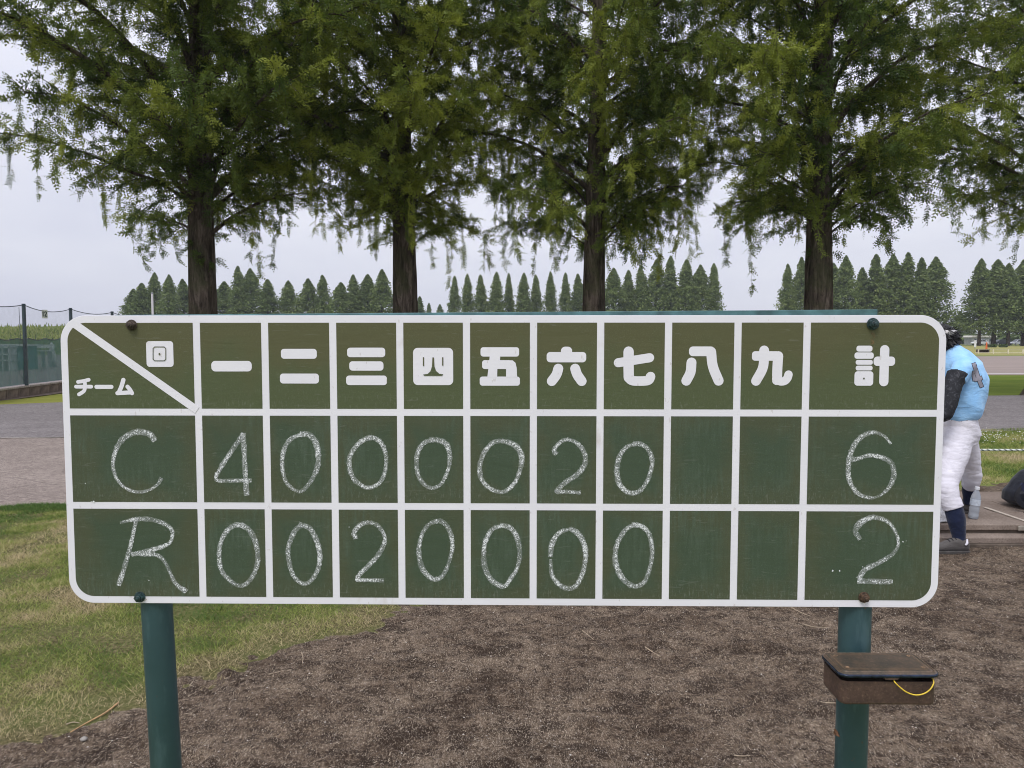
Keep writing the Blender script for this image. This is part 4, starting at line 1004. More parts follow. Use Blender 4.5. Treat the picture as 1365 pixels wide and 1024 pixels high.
far_row([(300, 380), (318, 357), (336, 357), (357, 375), (383, 376), (410, 372), (432, 371), (453, 378), (471, 366), (490, 366), (508, 361), (534, 370)], "between the first and second big trunks", 205, 1.12, (3, 1, 3, 1, 4))
far_row([(606, 372), (624, 367), (642, 367), (660, 367), (678, 367), (697, 369), (715, 370), (734, 369), (753, 368), (772, 366)], "between the second and third big trunks", 215, 0.86, (0, 2))
far_row([(798, 366), (819, 364), (837, 360), (855, 357), (874, 352), (893, 349), (914, 350), (933, 352), (953, 359)], "between the third and fourth big trunks", 205, 1.08, (1, 3, 0))
far_row([(1051, 356), (1069, 350)], "just left of fourth big trunk", 195, 1.0, (1, 3))
far_row([(1092, 352), (1110, 352), (1128, 350), (1149, 356), (1167, 345), (1189, 344), (1209, 344), (1229, 343), (1249, 345)], "right of the fourth big trunk", 190, 1.15, (1, 0, 3))
far_row([(1309, 350), (1328, 352), (1348, 352), (1368, 350), (1388, 350), (1410, 352)], "beyond the right gap, above the parked cars", 185, 1.3, (4, 4))
far_row([(552, 392), (560, 400)], "beside the second big trunk", 230, 0.7, (0,))
far_row([(572, 407), (586, 407)], "in the gap before the centre row", 330, 0.9, (0, 2), "small")
far_row([(1281, 419)], "in the gap above the player", 260, 1.3, (3,), "small")

# ================================================================== LEFT: fence, wall, bank
def m_net(name, c, a, tex=None):
    m = MT(name); m.col(c); m.set(Roughness=0.8); m.b.inputs['Specular IOR Level'].default_value = 0.1
    co = m.coord(); n = m.noise(co, 3, 3)
    m.alpha(m.mr(n, 0.3, 0.7, a * 0.8, a * 1.2)); return m.m
M_NET = m_net("pale_netting", (0.42, 0.43, 0.50), 0.16)
def m_screen():
    m = MT("green_windscreen"); co = m.coord(); n = m.noise(m.coord(scale=(1, 1, .3)), 2.2, 4, 0.6); st = m.noise(m.coord(scale=(1, 1, 0.06)), 9, 3, 0.6)
    m.col(m.ramp(n, [(0.3, (0.035, 0.145, 0.12)), (0.7, (0.055, 0.19, 0.16))])); m.set(Roughness=0.8); m.b.inputs['Specular IOR Level'].default_value = 0.15
    m.alpha(m.mr(st, 0.3, 0.7, 0.76, 0.84)); return m.m
M_SCREEN = m_screen()
M_FPOST = simple("dark_green_post", (0.012, 0.035, 0.045), 0.5, 0.2, 8)
M_ROPE = simple("dark_rope", (0.03, 0.04, 0.06), 0.8, 0.2, 60)
FP = [Vector((-12.9, 14.4, 0)), Vector((-13.25, 18.0, 0)), P(35, 500, 21.2), P(97, 500, 24.1), P(152, 500, 27.0), Vector((-14.6, 30.0, 0)), Vector((-14.8, 33.0, 0))]
FP = [Vector((p.x, p.y, 0)) for p in FP]; FTOP = [2.62, 2.60, 2.60, 2.60, 2.60, 2.6, 2.6]
fence = empty("net_fence", tuple(FP[2]), label="tall net fence with dark posts and green windscreen at the far left", cat="fence")
O = FP[2]
wall = empty("low_wall", tuple(FP[2]), label="low weathered block wall under the net fence at the left", cat="wall")
M_BLOCK = simple("weathered_block", (0.16, 0.12, 0.09), 0.95, 0.25, 6, 0.6, 30, 0.01)
M_CAP = simple("pale_wall_cap", (0.34, 0.29, 0.25), 0.95, 0.2, 10, 0.4, 40, 0.006)
for i in range(len(FP) - 1):
    a, b = FP[i] - O, FP[i + 1] - O; dv = (b - a); L = dv.length; ang = math.atan2(dv.y, dv.x); nb = max(1, round(L / 0.6))
    for j in range(nb):
        c = a + dv * ((j + 0.5) / nb); o = MB().box((0, 0, 0), (L / nb - 0.012, 0.16, 0.26)).build("block", M_BLOCK, wall, bevel=0.008); o.location = (c.x + 0.03 * (j % 2) * 0.1, c.y, 0.12); o.rotation_euler = (0, 0, ang)
        o = MB().box((0, 0, 0), (L / nb - 0.015, 0.20, 0.045)).build("cap_stone", M_CAP, wall, bevel=0.006); o.location = (c.x, c.y, 0.275); o.rotation_euler = (0, 0, ang)
for i, p in enumerate(FP):
    q = p - O; MB().tube([(q.x, q.y, 0.25), (q.x, q.y, FTOP[i])], [0.05, 0.05], 10).build("fence_post", M_FPOST, fence)
for i in range(len(FP) - 1):
    a, b = FP[i] - O, FP[i + 1] - O; n = 24; m = 10
    ts = np.linspace(0, 1, n); sag = 0.14 * 4 * ts * (1 - ts) * (0.8 if i != 2 else 1.0)
    top = 2.57 - sag; pts = [(a.x + (b.x - a.x) * t, a.y + (b.y - a.y) * t, z) for t, z in zip(ts, top)]
    MB().tube(pts, [0.012] * n, 5).build("top_rope", M_ROPE, fence)
    nx_, ny_ = -(b - a).y / (b - a).length, (b - a).x / (b - a).length
    def grid(zlo, zhi, off, amp):
        V = []; F = []
        for k, t in enumerate(ts):
            for l in range(m + 1):
                f = l / m; w = off + amp * math.sin(t * 21 + f * 3 + i) * (0.4 + 0.6 * math.sin(f * 3.14)) + amp * 0.6 * math.sin(t * 47 + i)
                zl = zlo[k] if hasattr(zlo, '__len__') else zlo; zh = zhi[k] if hasattr(zhi, '__len__') else zhi
                V.append((a.x + (b.x - a.x) * t + nx_ * w, a.y + (b.y - a.y) * t + ny_ * w, zl + (zh - zl) * f))
        for k in range(n - 1):
            for l in range(m): F.append((k * (m + 1) + l, (k + 1) * (m + 1) + l, (k + 1) * (m + 1) + l + 1, k * (m + 1) + l + 1))
        return V, np.array(F)
    V, F = grid(0.34, top, -0.055, 0.015); mesh_np("net", V, F, M_NET, fence, smooth=True)
    ztop = 1.63 - 0.05 * np.abs(np.sin(ts * 9.4 + i)) - (0.06 if i == 3 else 0) * ts
    V, F = grid(0.33, ztop, 0.06, 0.028); mesh_np("windscreen", V, F, M_SCREEN, fence, smooth=True)
    MB().tube([(V[k * (m + 1) + m][0], V[k * (m + 1) + m][1], V[k * (m + 1) + m][2]) for k in range(n)], [0.014] * n, 5).build("screen_rope", M_ROPE, fence)
    for t in (0.25, 0.6, 0.8):       # little ties above the screen
        x, y = a.x + (b.x - a.x) * t, a.y + (b.y - a.y) * t; MB().tube([(x + nx_ * .06, y + ny_ * .06, 1.58), (x + nx_ * .06, y + ny_ * .06, 1.74 + 0.12 * (t == .6))], [0.008, 0.005], 4).build("screen_tie", M_ROPE, fence)
# hanging guy line beside the second post
g0 = FP[2] - O; MB().tube([(g0.x - 0.12, g0.y - .02, 2.5), (g0.x - 0.10, g0.y - .04, 1.6), (g0.x - 0.22, g0.y - .04, 1.1), (g0.x - 0.15, g0.y - .04, 0.6), (g0.x + .0, g0.y - .04, 0.4)], [0.007] * 5, 5).build("guy_line", M_ROPE, fence)
# number plate 12
pp = P(63, 420, 22.55); pl = empty("number_plate", (pp.x + 0.06, pp.y - 0.22, pp.z + 0.02), R(8), label="small pale plate with number 12 hanging on the net", cat="sign")
s_ = 22.55 / 1000 / 7.3
MB().box((0, 0, 0), (0.155, 0.012, 0.255)).build("plate", simple("plate_pale", (0.42, 0.45, 0.37), 0.6, 0.08, 12), pl)
M_INK = simple("plate_ink", (0.02, 0.03, 0.025), 0.7, 0.1)
def pstroke(pts, w):
    q = catmull([(a_, b_) for a_, b_ in pts], 4) if len(pts) > 2 else np.array(pts, float); t = np.gradient(q, axis=0); t /= np.linalg.norm(t, axis=1)[:, None]; n = np.stack([-t[:, 1], t[:, 0]], -1) * w / 2
    return [tuple(p) for p in q + n] + [tuple(p) for p in (q - n)[::-1]]
flat("printed_digit", [pstroke([(-0.040, 0.065), (-0.040, -0.075)], 0.030), pstroke([(-0.058, 0.045), (-0.040, 0.062)], 0.016)], M_INK, pl, -0.0085)
flat("printed_digit", [pstroke([(0.005, 0.035), (0.012, 0.06), (0.035, 0.068), (0.055, 0.05), (0.052, 0.02), (0.028, -0.02), (0.006, -0.058)], 0.028), pstroke([(0.0, -0.060), (0.068, -0.065)], 0.028)], M_INK, pl, -0.0085)

sheet("gravel_yard", [(-60, 12), (-14.9, 12), (-15.2, 34), (-16, 60), (-22, 78), (-80, 78)], 0.006, M_ASPH, 0.2, 1.0)
# grassy bank far behind the fence
def bank():
    N = 60; V = []; F = []; prof = [(-6, 0.0), (-3, 1.3), (0, 2.5), (2.5, 3.05), (7, 3.05), (13, 0)]
    xs_ = np.linspace(-130, 20, N)
    for i, x in enumerate(xs_):
        for (dy, z) in prof:
            V.append((x, 92 + dy * 1.4 + 3 * math.sin(x * .03) + rng.normal(0, .3), max(0, z * (0.95 + 0.12 * math.sin(x * 0.09)) * (1 if x < -10 else max(0, (20 - x) / 30)) + (rng.normal(0, .05) if z else -0.3))))
        if i:
            for k in range(len(prof) - 1): F.append(((i - 1) * 6 + k, i * 6 + k, i * 6 + k + 1, (i - 1) * 6 + k + 1))
    tag(mesh_np("bank", V, np.array(F), m_turf("bank_grass", (0.07, 0.105, 0.022), (0.16, 0.19, 0.06)), smooth=True), kind='structure')
    n = 40000; X = rng.uniform(-130, 5, n); t = rng.random(n); Yv = 92 - 8.4 + 8.4 * t + 3.5 * t * (rng.random(n) < .3) + 3 * np.sin(X * .03); z = np.interp((Yv - 92 - 3 * np.sin(X * .03)) / 1.4, [-6, -3, 0, 2.5, 7], [0, 1.3, 2.5, 3.05, 3.05]) * (0.95 + 0.12 * np.sin(X * 0.09)) * np.clip((20 - X) / 30, 0, 1)
    a = rng.random(n) * 3.14; w = 0.10; h = 0.25 + 0.35 * rng.random(n) ** 2
    V = np.stack([np.stack([X - w * np.cos(a), Yv - w * np.sin(a), z - .1], -1), np.stack([X + w * np.cos(a), Yv + w * np.sin(a), z - .1], -1), np.stack([X + rng.normal(0, .12, n), Yv, z + h], -1)], 1).reshape(-1, 3)
    F = (np.arange(n) * 3)[:, None] + np.array([[0, 1, 2]]); tag(mesh_np("bank_weeds", V, F, M_BLADE, attrs={"tint": ('FACE', np.clip(rng.normal(0.66, .15, n), 0, 1))}), kind='stuff', cat='weeds', label='tall weeds and grass on the bank behind the fence')
bank()
# dimly seen things behind the screen
M_PALE = simple("pale_canvas", (0.55, 0.58, 0.58), 0.7, 0.1, 3); M_GRYM = simple("grey_metal_small", (0.3, 0.32, 0.33), 0.5, 0.15, 8)
p = P(22, 467, 40); sh = empty("storage_shed", (p.x, 40, 0), R(5), label="teal shed with pale roof edge seen dimly through the windscreen", cat="shed")
MB().box((0, 0, 0.62), (1.5, 1.2, 1.24)).build("wall", simple("teal_shed", (0.05, 0.16, 0.18), 0.7, 0.15, 3), sh); MB().box((0, 0, 1.29), (1.9, 1.5, 0.10)).build("roof", M_PALE, sh)
p = P(4, 470, 38); tn = empty("equipment_trolley", (p.x, 38, 0), 0, label="pale rack seen dimly behind the windscreen at the photo's left edge", cat="rack")
for k in range(4): MB().box((-0.5 + k * 0.33, 0, 0.68), (0.05, 0.6, 1.3)).build("upright", M_PALE, tn)
for z in (0.55, 0.85, 1.2): MB().box((0, 0, z), (1.15, 0.6, 0.05)).build("shelf", M_PALE, tn)
p = P(69, 465, 44); bd = empty("white_post_marker", (p.x, 44, 0), 0, label="small white cone-like marker seen through the windscreen", cat="marker")
MB().lathe([(0.20, 0), (0.20, 0.5), (0.16, 0.8), (0.10, 1.1), (0.10, 1.3), (0.03, 1.42)], n=12).build("body", M_PALE, bd, smooth=True)
def bench(px, Y, L, lab):
    p = P(px, 470, Y); t = empty("bench", (p.x, Y, 0), R(8), label=lab, cat="bench")
    MB().box((0, 0, 0.95), (L, 0.5, 0.06)).build("seat", M_PALE, t)
    MB().box((0, 0.35, 1.2), (L, 0.06, 0.2)).build("backrest", M_PALE, t)
    for s in (-1, 1): MB().box((s * L * 0.4, 0, 0.46), (0.07, 0.4, 0.92)).build("leg", M_GRYM, t)
bench(42, 43, 1.5, "low pale bench seen dimly through the windscreen right of the near post"); bench(54, 43, 1.2, "paler shorter bench beside the small white marker behind the windscreen")
# white pole before the distant trees
p = P(203, 400, 62); pt = P(203, 392, 62).z
t = empty("white_pole", (p.x, 62, 0), label="slim white pole in front of the distant trees left of the leftmost big trunk", cat="pole")
MB().tube([(0, 0, 0), (0, 0, pt)], [0.09, 0.08], 10).build("shaft", simple("white_pole_paint", (0.62, 0.60, 0.60), 0.5, 0.05), t); MB().lathe([(0.085, 0), (0.10, 0.02), (0.10, 0.08), (0.03, 0.12)], (0, 0, pt), 10).build("pole_cap", M_GRYM, t)

# ================================================================== RIGHT: far field details
M_WPOST = simple("white_rail_paint", (0.66, 0.60, 0.45), 0.6, 0.08, 5)
rf = empty("low_rail_fence", tuple(P(1324, 470, 84)[:2]) + (0,), label="low white rail fence across the far field at the right", cat="fence")
for i in range(-1, 14):
    x = i * 1.66; MB().box((x, 0, 0.24), (0.10, 0.10, 0.48)).build("rail_post", M_WPOST, rf)
MB().box((10, 0, 0.10), (24, 0.05, 0.07)).build("lower_rail", M_WPOST, rf); MB().box((10, 0, 0.44), (24, 0.04, 0.05)).build("upper_rail", simple("thin_rail", (0.4, 0.38, 0.28), 0.6), rf)
p = P(1310, 470, 88); t = empty("wooden_bench", (p.x, 88, 0), label="dark low wooden bench box on the far field left of the white rails", cat="bench")
M_DWOOD = simple("dark_wood", (0.08, 0.055, 0.045), 0.8, 0.2, 4)
MB().box((0, 0, 0.42), (1.35, 0.5, 0.08)).build("seat", M_DWOOD, t); MB().box((0, 0.2, 0.20), (1.25, 0.05, 0.38)).build("back_panel", M_DWOOD, t)
for s in (-1, 1): MB().box((s * 0.6, 0, 0.19), (0.09, 0.45, 0.38)).build("leg", M_DWOOD, t)
def cone_():
    p = P(1315, 462, 100); t = empty("traffic_cone", (p.x, 100, 0), label="orange traffic cone marker standing before the parked cars", cat="cone")
    M = simple("orange_plastic", (0.62, 0.13, 0.03), 0.5, 0.05); MB().lathe([(0.15, 0.04), (0.13, 0.3), (0.10, 0.8), (0.07, 1.15), (0.03, 1.25)], n=14).build("cone_body", M, t, smooth=True); MB().box((0, 0, 0.02), (0.42, 0.42, 0.04)).build("base", M, t)
cone_()
p = P(1300, 458, 120); t = empty("white_signboard", (p.x, 120, 0), label="small white upright sign at the field's edge before the white car", cat="sign")
MB().box((0, 0, 0.9), (0.32, 0.06, 1.1)).build("panel", simple("sign_white", (0.7, 0.7, 0.7), 0.5, 0.05), t); MB().box((0, 0.05, 0.3), (0.08, 0.05, 0.6)).build("post", M_GRYM, t)
# low clipped bushes
for i, (x, s) in enumerate([(1319, 1.0), (1325, 0.9), (1335, 0.9), (1340, 0.8)]):
    p = P(x, 462, 150); n = 260; d = rng.normal(0, 1, (n, 3)); d /= np.linalg.norm(d, axis=1)[:, None]; c = d * np.array([0.5 * s, 0.4, 0.28]) * (0.7 + 0.35 * rng.random((n, 1))) + [0, 0, 0.3]
    a_ = rng.normal(0, 0.09, (n, 3)); b_ = rng.normal(0, 0.09, (n, 3)); V = np.stack([c - a_, c - b_, c + a_, c + b_], 1).reshape(-1, 3); F = (np.arange(n) * 4)[:, None] + np.array([[0, 1, 2, 3]])
    t = empty("clipped_bush", (p.x, 150, 0), label=f"low dark clipped bush before the black car, {ORD[i]} from the left", cat="bush", group="clipped bushes at the field edge")
    fo = mesh_np("foliage", V, F, M_FAR, t, attrs={"tint": ('FACE', rng.random(n) * .25)}); fo['kind'] = 'stuff'
    MB().tube([(0, 0, -0.02), (0, 0, 0.3)], [0.04, 0.03], 5).build("stem", M_BARK, t)

M_TYRE = simple("tyre_rubber", (0.02, 0.02, 0.02), 0.8, 0.1); M_RIM = simple("alloy_rim", (0.5, 0.5, 0.5), 0.3, 0.05, Metallic=0.7); M_GLASS = simple("dark_glass", (0.03, 0.035, 0.04), 0.08, 0.1, bump=0)
M_HL = simple("headlight_glass", (0.6, 0.6, 0.62), 0.15, 0.02, bump=0); M_TL = simple("tail_light_red", (0.35, 0.02, 0.02), 0.3, 0.02, bump=0)
def car(px, Y, c, lab, van=False, flip=1):
    p = P(px, 457, Y); t = empty("parked_car", (p.x, Y, 0), R(8) * flip, label=lab, cat="car", group="cars parked beyond the field"); paint = simple("car_paint", c, 0.25, 0.03, bump=0, Metallic=0.2)
    k = 1.52 if not van else 1.62
    prof = [(-2.15, 0.30), (-2.2, 0.62), (-2.0, 0.84), (-1.15, 0.97), (1.75, 1.0), (2.1, 0.92), (2.18, 0.55), (2.1, 0.30)]
    o = MB().prism([(flip * a, b) for a, b in prof], -0.82, 0.82).build("body", paint, t, bevel=0.07)
    roof = [(-1.2, 0.96), (-0.55, k - 0.05), (-0.2, k), (1.0, k), (1.45, k - 0.12), (1.85, 0.98)]
    MB().prism([(flip * a, b) for a, b in roof], -0.70, 0.70).build("roof", paint, t, bevel=0.05)
    for nm, w in (("side_window", [(-0.95, 1.0), (-0.5, k - 0.13), (0.25, k - 0.10), (0.25, 1.0)]), ("side_window", [(0.33, 1.0), (0.33, k - 0.10), (1.05, k - 0.12), (1.5, 1.0)])):
        MB().prism([(flip * a, b) for a, b in w], -0.712, 0.712).build(nm, M_GLASS, t)
    MB().add([(flip * -1.17, -0.62, 1.0), (flip * -1.17, 0.62, 1.0), (flip * -0.6, 0.55, k - .1), (flip * -0.6, -0.55, k - .1)], [(0, 1, 2, 3)]).build("windscreen_glass", M_GLASS, t).location = (flip * -0.03, 0, 0.01)
    for x in (-1.35, 1.35):
        for y in (-0.80, 0.80):
            wv = MB().lathe([(0.20, -0.11), (0.32, -0.11), (0.335, 0), (0.32, 0.11), (0.20, 0.11)], n=18, axis=(0, 1, 0)).build("wheel", M_TYRE, t, smooth=False, loc=(x, y, 0.335)); MB().lathe([(0.20, -0.116), (0.05, -0.125), (0.05, 0.125), (0.20, 0.116)], n=12, axis=(0, 1, 0)).build("rim", M_RIM, wv)
    for y in (-0.62, 0.62): MB().box((flip * -2.12, y, 0.72), (0.14, 0.3, 0.13)).build("headlight", M_HL, t); MB().box((flip * 2.12, y, 0.78), (0.10, 0.24, 0.16)).build("tail_light", M_TL, t)
car(1306, 205, (0.62, 0.63, 0.66), "white car with sloping front parked nearest to the player's head")
car(1333, 205, (0.02, 0.024, 0.035), "black car parked between the white and the silver car")
car(1357, 205, (0.42, 0.44, 0.50), "silver car parked at the right edge of the photo")
# low pale building and hedge mass behind the cars
t = empty("low_building", tuple(P(1306, 450, 225)[:2]) + (0,), label="low pale-roofed building partly hidden behind the white car", cat="building")
MB().box((0, 0, 1.1), (7, 4, 2.2)).build("wall", simple("grey_wall", (0.28, 0.29, 0.28), 0.8, 0.1, 1), t)
MB().prism([(-3.8, 2.2), (3.8, 2.2), (3.5, 2.75), (-3.5, 2.75)], -2.3, 2.3).build("roof", simple("pale_roof", (0.52, 0.50, 0.45), 0.6, 0.08, 1), t)
for x in (-2.2, 0, 2.2): w_ = MB().box((x, -2.03, 1.3), (1.1, 0.05, 0.8)).build("window", M_GLASS, t); MB().box((x, -2.07, 0.86), (1.3, 0.06, 0.08)).build("sill", M_PALE, w_)
def hedge():
    n = 26000; X = rng.uniform(-70, 260, n); z = 3.4 * rng.random(n) ** 0.8 * (0.75 + 0.4 * fbm(X * .15, X * 0 + 2, 3)); Yv = 245 + rng.normal(0, 1.2, n); c = np.stack([X, Yv, z], -1)
    a_ = rng.normal(0, 0.38, (n, 3)); b_ = rng.normal(0, 0.38, (n, 3)); V = np.stack([c - a_, c - b_, c + a_, c + b_], 1).reshape(-1, 3); F = (np.arange(n) * 4)[:, None] + np.array([[0, 1, 2, 3]])
    tag(mesh_np("far_undergrowth", V, F, M_FAR, attrs={"tint": ('FACE', np.clip(rng.normal(.35, .15, n), 0, 1))}), kind='stuff', cat='undergrowth', label='low far-off mass of bushes beyond the parked cars')
hedge()

# ================================================================== RIGHT: rope
rope = empty("rope_barrier", (0, 9.0, 0), label="white twisted rope strung low across the verge behind the player", cat="rope")
M_WR = MT("twisted_white_rope"); co = M_WR.coord(scale=(1, 1, 1)); wv = M_WR.n('ShaderNodeTexWave'); wv.inputs['Scale'].default_value = 9; wv.bands_direction = 'DIAGONAL'; M_WR.l(co, wv.inputs[0])
M_WR.col(M_WR.ramp(wv.outputs[0], [(0.25, (0.14, 0.16, 0.14)), (0.45, (0.62, 0.64, 0.62))])); M_WR.set(Roughness=0.8); M_WR = M_WR.m
rz = P(1330, 598, 9.0).z; xs_ = np.linspace(2.4, 10.2, 60); MB().tube([(x, 0, rz - 0.03 * math.sin((x - 2.4) / 7.8 * math.pi) + 0.012) for x in xs_], [0.013] * 60, 8).build("cord", M_WR, rope, smooth=True)
M_STAKE = simple("iron_stake", (0.12, 0.11, 0.10), 0.6, 0.2, Metallic=0.5)
for x in (2.4, 10.2):
    MB().tube([(x, 0, -0.03), (x, 0, rz + 0.05)], [0.012, 0.012], 8).build("stake", M_STAKE, rope)

# ================================================================== RIGHT: stepped stone terrace
terr = empty("stone_terrace", (3.0, 5.8, 0), label="low two-stepped paved stone terrace at the right, under the backpack", cat="terrace"); terr['kind'] = 'structure'
def m_stone():
    m = MT("worn_paving"); co = m.coord(); g = m.noise(co, 2.2, 5, 0.65); f = m.noise(co, 90, 3, 0.85)
    c = m.ramp(g, [(0.3, (0.155, 0.118, 0.095)), (0.7, (0.26, 0.21, 0.175))]); c = m.mix(m.mr(f, 0.35, 0.46, 0.6, 0), c, (0.06, 0.045, 0.035)); c = m.mix(m.mr(f, 0.56, 0.68, 0, 0.5), c, (0.42, 0.36, 0.31))
    m.col(c); m.set(Roughness=0.95); m.b.inputs['Specular IOR Level'].default_value = 0.15; m.bump(f, 0.5, 0.004); return m.m
M_STONE = m_stone()
M_RISER = simple("mossy_riser", (0.115, 0.09, 0.07), 0.95, 0.25, 7, 0.6, 60, 0.006)
F0 = G(1310, 732, 0.0).y; F1 = P(1310, 712, 1).y  # helper distances
y_lo = G(1310, 718, 0.08).y; y_hi = G(1310, 700, 0.15).y; y_bk = G(1330, 655, 0.15).y
def slabs(y0, y1, ztop, zbot, xw, name, rows_):
    k = 0
    for r_ in range(rows_):
        ya, yb = y0 + (y1 - y0) * r_ / rows_, y0 + (y1 - y0) * (r_ + 1) / rows_; x = 2.05 + (0.37 * (r_ % 2))
        while x < 8.6:
            w = xw * (0.9 + 0.25 * rng.random()); MB().box(((x + w / 2) - 3.0, (ya + yb) / 2 - 5.8, (ztop + zbot) / 2 + rng.normal(0, .0025)), (w - 0.008, yb - ya - 0.008, ztop - zbot)).build(name, M_STONE, terr, bevel=0.006); x += w; k += 1
slabs(y_lo + 0.01, y_hi + 0.02, 0.08, 0.035, 1.25, "tread_slab", 1)
slabs(y_hi, y_bk, 0.15, 0.105, 0.95, "paving_slab", 3)
MB().box((5.3 - 3.0, (y_lo + 0.03 + y_hi) / 2 - 5.8, 0.012), (6.5, y_hi - y_lo - 0.02 + .06, 0.05)).build("lower_riser", M_RISER, terr, bevel=0.006)
MB().box((5.3 - 3.0, (y_hi + 0.02 + y_bk) / 2 - 5.8, 0.052), (6.5, y_bk - y_hi - 0.02, 0.104)).build("upper_riser", M_RISER, terr, bevel=0.004)
# pale strip let into the paving
a, b = G(1312, 676, 0.156), G(1400, 706, 0.156); dv = (b - a).normalized(); nv = Vector((-dv.y, dv.x, 0)) * 0.016
V = [a - nv, b - nv, b + nv, a + nv]; V = [(v.x - 3.0, v.y - 5.8, 0.1535) for v in V] + [(v.x - 3.0, v.y - 5.8, 0.158) for v in V]
MB().add(V, [(4, 5, 6, 7), (0, 1, 5, 4), (1, 2, 6, 5), (2, 3, 7, 6), (3, 0, 4, 7)]).build("pale_strip", simple("pale_strip_stone", (0.42, 0.36, 0.30), 0.9, 0.1, 20), terr)
pc = G(1364, 706, 0.12); MB().box((pc.x - 3.0 + 0.05, y_hi - 5.8 - 0.004, 0.125), (0.16, 0.02, 0.042)).build("repair_patch", simple("cement_patch", (0.28, 0.25, 0.21), 0.9, 0.15, 20), terr, bevel=0.01)

# ================================================================== PLAYER
def ell(c, a, b, n=20, sq=2.0):
    """cross-section ring: centre c, half axes a and b (vectors)"""
    out = []
    for i in range(n):
        t = 2 * math.pi * i / n; ct, st = math.cos(t), math.sin(t)
        ct = math.copysign(abs(ct) ** (2 / sq), ct); st = math.copysign(abs(st) ** (2 / sq), st)
        out.append(tuple(Vector(c) + Vector(a) * ct + Vector(b) * st))
    return out
def loft_mb(mb, rings, cap0=True, cap1=True):
    n = len(rings[0]); V = [p for r_ in rings for p in r_]; F = []
    for j in range(len(rings) - 1):
        for i in range(n): F.append((j * n + i, j * n + (i + 1) % n, (j + 1) * n + (i + 1) % n, (j + 1) * n + i))
    if cap0: F.append(list(range(n))[::-1])
    if cap1: F.append([(len(rings) - 1) * n + i for i in range(n)])
    mb.add(V, F)
def limb(mb, pts, rad, n=16):
    q = catmull(pts, 5); r = np.interp(np.linspace(0, 1, len(q)), np.linspace(0, 1, len(rad)), rad); mb.tube([tuple(p) for p in q], r, n)
def ball(mb, c, r, sx=1, sy=1, sz=1):
    prof = [(max(0.001, math.sin(math.pi * i / 12)) * r, -math.cos(math.pi * i / 12) * r) for i in range(13)]
    b = len(mb.v); mb.lathe(prof, n=18); 
    for k in range(b, len(mb.v)): v = mb.v[k]; mb.v[k] = (v[0] * sx + c[0], v[1] * sy + c[1], v[2] * sz + c[2])
def fuse(mb, name, mat, parent, voxel=0.009, smooth=4, disp=None, loc=None):
    o = mb.build("tmp_fuse", mat); md = o.modifiers.new("r", 'REMESH'); md.mode = 'VOXEL'; md.voxel_size = voxel; md.use_smooth_shade = True
    if smooth: s = o.modifiers.new("s", 'SMOOTH'); s.iterations = smooth; s.factor = 0.5
    dg = bpy.context.evaluated_depsgraph_get(); me = bpy.data.meshes.new_from_object(o.evaluated_get(dg)); me.name = name
    bpy.data.objects.remove(o)
    if disp:
        n = len(me.vertices); co_ = np.zeros(n * 3, np.float32); no = np.zeros(n * 3, np.float32); me.vertices.foreach_get("co", co_); me.vertices.foreach_get("normal", no)
        co_ = co_.reshape(-1, 3); no = no.reshape(-1, 3); co_ += no * disp(co_)[:, None]; me.vertices.foreach_set("co", co_.ravel()); me.update()
    me.polygons.foreach_set("use_smooth", np.ones(len(me.polygons), dtype=bool))
    if not me.materials: me.materials.append(mat)
    return link(bpy.data.objects.new(name, me), parent)
def cloth(name, c, c2, bs=14, rough=0.8, st=0.35):
    m = MT(name); co = m.coord(); n = m.noise(co, 9, 4, 0.6, 0.8); m.col(m.ramp(n, [(0.3, c), (0.7, c2)])); m.set(Roughness=rough); m.b.inputs['Specular IOR Level'].default_value = 0.2
    try: m.b.inputs['Sheen Weight'].default_value = 0.15
    except Exception: pass
    m.bump(m.math('ADD', m.noise(m.coord(scale=(1, 1, 2.2)), bs, 3, 0.5, 1.2), m.math('MULTIPLY', m.noise(co, 500, 2), 0.05)), st, 0.03); return m.m
FWD = Vector((-0.90, 0.42, 0)).normalized(); LFT = Vector((-0.42, -0.90, 0)).normalized()
PB = Vector((3.42, 5.75, 0))
person = empty("person", tuple(PB), label="ballplayer in light blue number 4 jersey and white trousers bending forward beside the board", cat="person")
W = lambda x, y, z: Vector((x, y, z)) - PB
def sec(x, y, z, f, l, tilt=0.0, sq=2.2):
    a = (FWD * math.cos(tilt) - Vector((0, 0, 1)) * math.sin(tilt)) * f
    return ell(W(x, y, z), a, LFT * l, 24, sq)
M_SKIN = simple("skin", (0.50, 0.27, 0.18), 0.55, 0.06, 8, 0.1, 200)
M_JERSEY = cloth("light_blue_jersey", (0.26, 0.52, 0.86), (0.38, 0.64, 0.93), 7, 0.75, 0.35)
M_PANTS = cloth("white_trousers", (0.60, 0.58, 0.64), (0.72, 0.70, 0.76), 9, 0.8, 0.25)
M_NAVY = cloth("navy_sock", (0.008, 0.012, 0.035), (0.014, 0.022, 0.055), 30, 0.9, 0.2)
M_SHOE = cloth("grey_suede", (0.075, 0.068, 0.065), (0.115, 0.105, 0.10), 50, 0.9, 0.3)
M_SOLE = simple("dark_sole", (0.06, 0.055, 0.052), 0.8, 0.2, 40)
M_BLACK = simple("black_fabric", (0.012, 0.012, 0.014), 0.9, 0.2, 40)
m = MT("camouflage_sleeve"); co = m.coord(); n = m.noise(co, 28, 3, 0.6, 1.5); m.col(m.ramp(n, [(0.52, (0.012, 0.013, 0.018)), (0.60, (0.035, 0.037, 0.045)), (0.66, (0.075, 0.075, 0.088)), (0.70, (0.02, 0.02, 0.025))])); m.set(Roughness=0.8); M_CAMO = m.m

